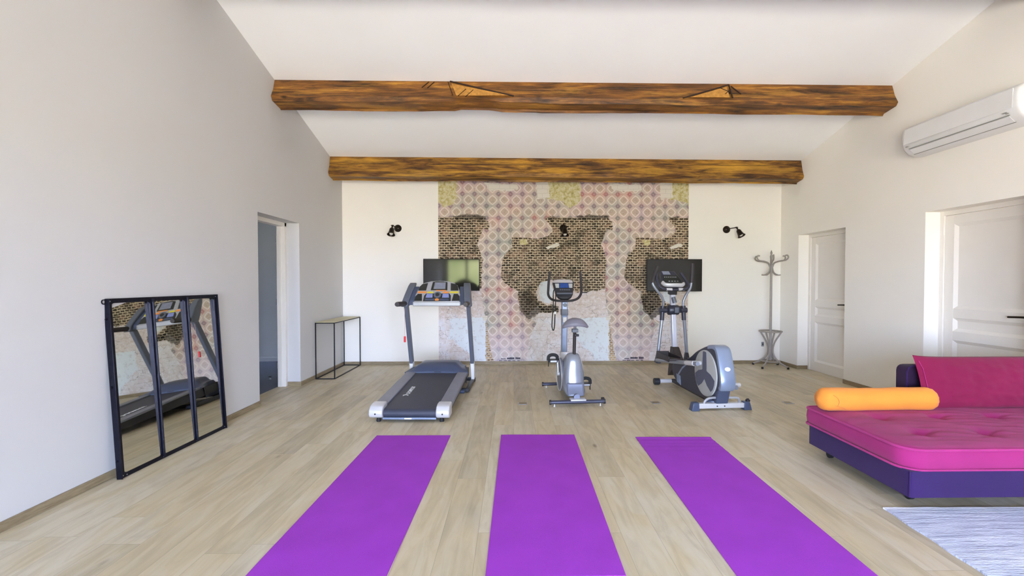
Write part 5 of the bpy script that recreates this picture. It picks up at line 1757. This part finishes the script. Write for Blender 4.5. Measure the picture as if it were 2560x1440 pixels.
for s_ in (-1, 1):
    dk = obj('side_disc', lathe(BM(), [(RD, 0), (RD - 0.004, 0.012), (RD - 0.02, 0.016), (0, 0.017)], 56, axis_matrix((s_ * 0.066, YC, ZC), (s_, 0, 0))), M_LGREY, hs, smooth=40)
    xx = sorted((s_ * 0.0835, s_ * 0.0855))
    # dark three-armed spoke
    arm = []
    for k in range(3):
        c = math.radians(90 + 120 * k)
        for (da, rr) in ([(-52, 0.055), (-26, 0.10), (-9, 0.222), (-4, 0.226), (4, 0.226), (9, 0.222), (26, 0.10), (52, 0.055)] if k == 0 else [(-56, 0.062), (-34, 0.13), (-20, 0.212), (-8, 0.219), (8, 0.219), (20, 0.212), (34, 0.13), (56, 0.062)]):
            a_ = c + math.radians(da)
            arm.append((YC + rr * math.cos(a_), ZC + rr * math.sin(a_)))
    obj('spoke_inset', prism(BM(), arm, xx[0], xx[1]), M_SPOKE, dk)
    xx = sorted((s_ * 0.067, s_ * 0.071))
    fl_ = obj('flash_panel', prism(BM(), [(0.88, 0.092), (0.90, 0.185), (0.80, 0.180), (0.78, 0.075)], xx[0], xx[1]), M_BLUESILVER, hs)
    obj('flash_line', prism(BM(), [(0.86, 0.19), (0.74, 0.295), (0.56, 0.385), (0.57, 0.370), (0.74, 0.270), (0.83, 0.185)], xx[0], xx[1]), M_BLUESILVER, hs)
M_ARMS = mat('satin_grey_tube', (150, 156, 168), 0.3, 0.5, var=0.04)
pa = obj('pedal_rail', tube(BM(), [(-0.155, 0.175, 0.432), (-0.165, 0.42, 0.400), (-0.190, 0.80, 0.350), (-0.205, 1.18, 0.300)], 0.022, 12), M_ARMS, t)
obj('rail_joint', cyl(BM(), (-0.080, 0.262, 0.425), (-0.180, 0.262, 0.425), 0.024, 14), M_LSILVER, pa)
obj('rail_sleeve', tube(BM(), [(-0.158, 0.245, 0.423), (-0.166, 0.42, 0.400)], 0.0265, 14), M_LSILVER, pa)
pb = obj('pedal_rail', tube(BM(), [(0.155, -0.02, 0.222), (0.165, 0.25, 0.235), (0.190, 0.70, 0.262), (0.205, 1.24, 0.300)], 0.022, 12), M_ARMS, t)
obj('rail_joint', cyl(BM(), (0.080, 0.085, 0.226), (0.250, 0.085, 0.226), 0.022, 14), M_LSILVER, pb)
for s_, ys, z_, rail in ((-1, 0.62, 0.385, pa), (1, 0.66, 0.292, pb)):
    x = s_ * 0.195
    bm = hexa(BM(), [(x - 0.075, ys, z_), (x + 0.070, ys, z_), (x + 0.070, ys + 0.40, z_ - 0.035), (x - 0.075, ys + 0.40, z_ - 0.035),
                     (x - 0.078, ys, z_ + 0.022), (x + 0.073, ys, z_ + 0.022), (x + 0.073, ys + 0.40, z_ - 0.012), (x - 0.078, ys + 0.40, z_ - 0.012)])
    fp = obj('footplate', bm, M_BROWNPLASTIC, t, bevel=0.006)
    bm = BM(); box(bm, x - 0.080, x - 0.068, ys + 0.02, ys + 0.38, z_ - 0.015, z_ + 0.045); box(bm, x + 0.062, x + 0.074, ys + 0.02, ys + 0.38, z_ - 0.015, z_ + 0.045); box(bm, x - 0.078, x + 0.073, ys + 0.375, ys + 0.40, z_ - 0.02, z_ + 0.055)
    obj('foot_guard', bm, M_BROWNPLASTIC, fp, bevel=0.004)
# column and its dark foot cover
bm = hexa(BM(), [(-0.060, 0.93, 0.27), (0.060, 0.93, 0.27), (0.060, 1.20, 0.10), (-0.060, 1.20, 0.10), (-0.040, 1.075, 0.475), (0.040, 1.075, 0.475), (0.040, 1.165, 0.475), (-0.040, 1.165, 0.475)])
obj('column_cover', bm, M_BROWNPLASTIC, t, bevel=0.008)
col_ = obj('column', bar(BM(), (0.0, 1.125, 0.40), (0.0, 1.205, 1.16), 0.062, 0.055, (0, 1, 0)), M_COLM, t, bevel=0.010)
hub = obj('pivot_housing', lathe(BM(), [(0.045, -0.075), (0.062, -0.062), (0.066, 0.0), (0.062, 0.062), (0.045, 0.075)], 20, axis_matrix((0.0, 1.18, 0.928), (1, 0, 0))), M_CHAR, t, smooth=60)
obj('pivot_face', box(BM(), -0.005, 0.045, 1.105, 1.118, 0.895, 0.965), M_SLATE, hub, bevel=0.003)
bm = BM(); cyl(bm, (-0.155, 1.18, 0.925), (0.155, 1.18, 0.925), 0.020, 12)
obj('pivot_axle', bm, M_CHAR, hub)
bh = obj('bottle_holder', tube(BM(), [(0.01, 1.145, 1.02), (-0.012, 1.150, 1.09)], 0.026, 14), M_SLATE, t)
arms = [(-1, [(-0.190, 1.190, 0.330), (-0.165, 1.185, 0.60), (-0.130, 1.18, 0.905)], [(-0.128, 1.18, 0.97), (-0.128, 1.170, 1.03), (-0.160, 1.155, 1.10), (-0.225, 1.14, 1.175), (-0.268, 1.14, 1.235), (-0.278, 1.145, 1.27)], [(-0.278, 1.145, 1.268), (-0.262, 1.160, 1.33), (-0.225, 1.185, 1.40), (-0.198, 1.20, 1.472)]),
        (1, [(0.200, 1.215, 0.330), (0.172, 1.20, 0.60), (0.135, 1.18, 0.905)], [(0.130, 1.18, 0.97), (0.132, 1.175, 1.04), (0.165, 1.17, 1.12), (0.212, 1.17, 1.19), (0.226, 1.17, 1.25), (0.229, 1.17, 1.27)], [(0.229, 1.17, 1.268), (0.236, 1.17, 1.36), (0.240, 1.17, 1.44), (0.240, 1.17, 1.512)])]
for s_, lo_, mid, gr_ in arms:
    la = obj('swing_arm', tube(BM(), smoothpath(lo_, 4), 0.0205, 12), M_ARMS, t)
    obj('arm_bracket', hexa(BM(), [(lo_[0][0] - 0.030, lo_[0][1] - 0.05, 0.262), (lo_[0][0] + 0.030, lo_[0][1] - 0.05, 0.262), (lo_[0][0] + 0.030, lo_[0][1] + 0.05, 0.262), (lo_[0][0] - 0.030, lo_[0][1] + 0.05, 0.262),
                                   (lo_[0][0] - 0.018 - 0.006 * s_, lo_[0][1] - 0.022, 0.392), (lo_[0][0] + 0.018 - 0.006 * s_, lo_[0][1] - 0.022, 0.392), (lo_[0][0] + 0.018 - 0.006 * s_, lo_[0][1] + 0.022, 0.392), (lo_[0][0] - 0.018 - 0.006 * s_, lo_[0][1] + 0.022, 0.392)]), M_DARKPLASTIC, la, bevel=0.008)
    obj('arm_sleeve', tube(BM(), [(s_ * 0.142, 1.182, 0.80), (s_ * 0.133, 1.18, 0.98)], 0.027, 14), M_CHAR, la)
    obj('pivot_knuckle', cyl(BM(), (s_ * 0.095, 1.18, 0.925), (s_ * 0.175, 1.18, 0.925), 0.034, 16), M_CHAR, la)
    ub_ = obj('handle_tube', tube(BM(), smoothpath(mid, 5), 0.0155, 12), M_ARMS, t)
    obj('foam_grip', tube(BM(), smoothpath(gr_, 5), 0.0215, 14), M_HANDLE, ub_, smooth=50)
# console on the column
EC = lambda w, tt, n=0.0: Vector((0.0 + w, 1.140, 1.215)) + Vector((-0.10 * 0, 0.62, 0.785)) * tt + Vector((0, -0.785, 0.62)) * n
def epanel(poly, n0, n1):
    bm = BM()
    A = [bm.verts.new(EC(w, tt, n0)) for w, tt in poly]; B = [bm.verts.new(EC(w, tt, n1)) for w, tt in poly]
    bm.faces.new(A[::-1]); bm.faces.new(B)
    for k in range(len(poly)):
        l = (k + 1) % len(poly)
        bm.faces.new((A[k], A[l], B[l], B[k]))
    return bm


ecn = obj('console', epanel([(-0.085, 0.0), (0.105, 0.0), (0.130, 0.05), (0.122, 0.12), (0.090, 0.20), (0.060, 0.262), (-0.115, 0.262), (-0.130, 0.20), (-0.140, 0.12), (-0.135, 0.06)], -0.055, 0.0), M_CHAR, t, bevel=0.010)
obj('console_face', epanel([(-0.082, 0.055), (0.100, 0.055), (0.108, 0.11), (0.080, 0.185), (-0.108, 0.185), (-0.118, 0.10)], 0.0, 0.005), M_TRAY, ecn)
obj('lcd', epanel([(-0.095, 0.200), (0.000, 0.200), (-0.015, 0.252), (-0.105, 0.252)], 0.0, 0.005), M_LCD, ecn)
lip = smoothpath([tuple(EC(-0.138, 0.075, 0.0)), tuple(EC(-0.115, 0.03, 0.012)), tuple(EC(-0.06, 0.012, 0.025)), tuple(EC(0.02, 0.008, 0.030)), tuple(EC(0.09, 0.014, 0.022)), tuple(EC(0.128, 0.045, 0.008))], 5)
obj('silver_lip', tube(BM(), lip, 0.026, 12, sx=1.0, sy=0.7), M_LSILVER, ecn, smooth=60)
bm = BM()
for k in range(7):
    q = epanel([(-0.095 + 0.024 * k, 0.150), (-0.083 + 0.024 * k, 0.150), (-0.084 + 0.024 * k, 0.160), (-0.095 + 0.024 * k, 0.160)], 0.005, 0.007)
    me_ = bpy.data.meshes.new('tmp'); q.to_mesh(me_); q.free(); bm.from_mesh(me_); bpy.data.meshes.remove(me_)
for k in range(4):
    q = epanel([(-0.055 + 0.036 * k, 0.085), (-0.035 + 0.036 * k, 0.085), (-0.036 + 0.036 * k, 0.095), (-0.054 + 0.036 * k, 0.095)], 0.005, 0.007)
    me_ = bpy.data.meshes.new('tmp'); q.to_mesh(me_); q.free(); bm.from_mesh(me_); bpy.data.meshes.remove(me_)
obj('keys', bm, M_SILVER, ecn)
obj('console_neck', bar(BM(), (0.0, 1.205, 1.12), (0.0, 1.190, 1.22), 0.10, 0.07, (0, 1, 0)), M_DARKPLASTIC, t, bevel=0.010)
# fixed handlebar round the console
fx_ = smoothpath([(-0.215, 1.185, 1.385), (-0.222, 1.15, 1.31), (-0.205, 1.10, 1.225), (-0.14, 1.09, 1.190), (0.0, 1.10, 1.182), (0.11, 1.09, 1.190), (0.166, 1.10, 1.225), (0.150, 1.15, 1.30), (0.105, 1.20, 1.390)], 6)
fh = obj('fixed_handlebar', tube(BM(), fx_, 0.0155, 12), M_CHAR, t, smooth=60)
for xa, xb_ in ((-0.125, -0.050), (0.030, 0.105)):
    obj('pulse_sensor', tube(BM(), [(xa, 1.092, 1.188), (xb_, 1.096, 1.186)], 0.0175, 12), M_LSILVER, fh)

# ------------------------------------------------------------------ dark armchair by the window behind the camera (seen reflected in the left television)
M_LEATHER = mat('black_leather', (20, 20, 18), 0.45, var=0.1, bump=0.2, bscale=80)
t = thing('hooded_armchair', 'black rounded armchair by the window, seen reflected in the left television', 'armchair', (-1.70, -1.9, 0), 0)
bm = BM()
rings = []
for j in range(17):
    v = j / 16
    z = 0.30 + 1.10 * v
    R = []
    for k in range(33):
        a = math.radians(-20 + 220 * k / 32)
        ro = 0.50 * math.sqrt(max(0.02, 1 - (max(0, v - 0.25) / 0.76) ** 2.2))
        R.append(bm.verts.new((ro * math.cos(a), 0.1 - ro * math.sin(a) * 0.9, z)))
    rings.append(R)
for A, B in zip(rings, rings[1:]):
    for k in range(32):
        bm.faces.new((A[k], A[k + 1], B[k + 1], B[k]))
o = obj('hood', bm, M_LEATHER, t, smooth=80)
sd_ = o.modifiers.new('thickness', 'SOLIDIFY'); sd_.thickness = 0.05
obj('seat', lathe(BM(), [(0.40, 0.26), (0.47, 0.30), (0.47, 0.42), (0.42, 0.47), (0, 0.48)], 32, Matrix.Translation((0, 0.05, 0))), M_LEATHER, t, smooth=60)
for k in range(4):
    a = math.radians(45 + 90 * k)
    obj('leg', tube(BM(), [(0.34 * math.cos(a), 0.05 + 0.34 * math.sin(a), 0.0), (0.30 * math.cos(a), 0.05 + 0.30 * math.sin(a), 0.28)], 0.018, 10), M_BLACK, t)
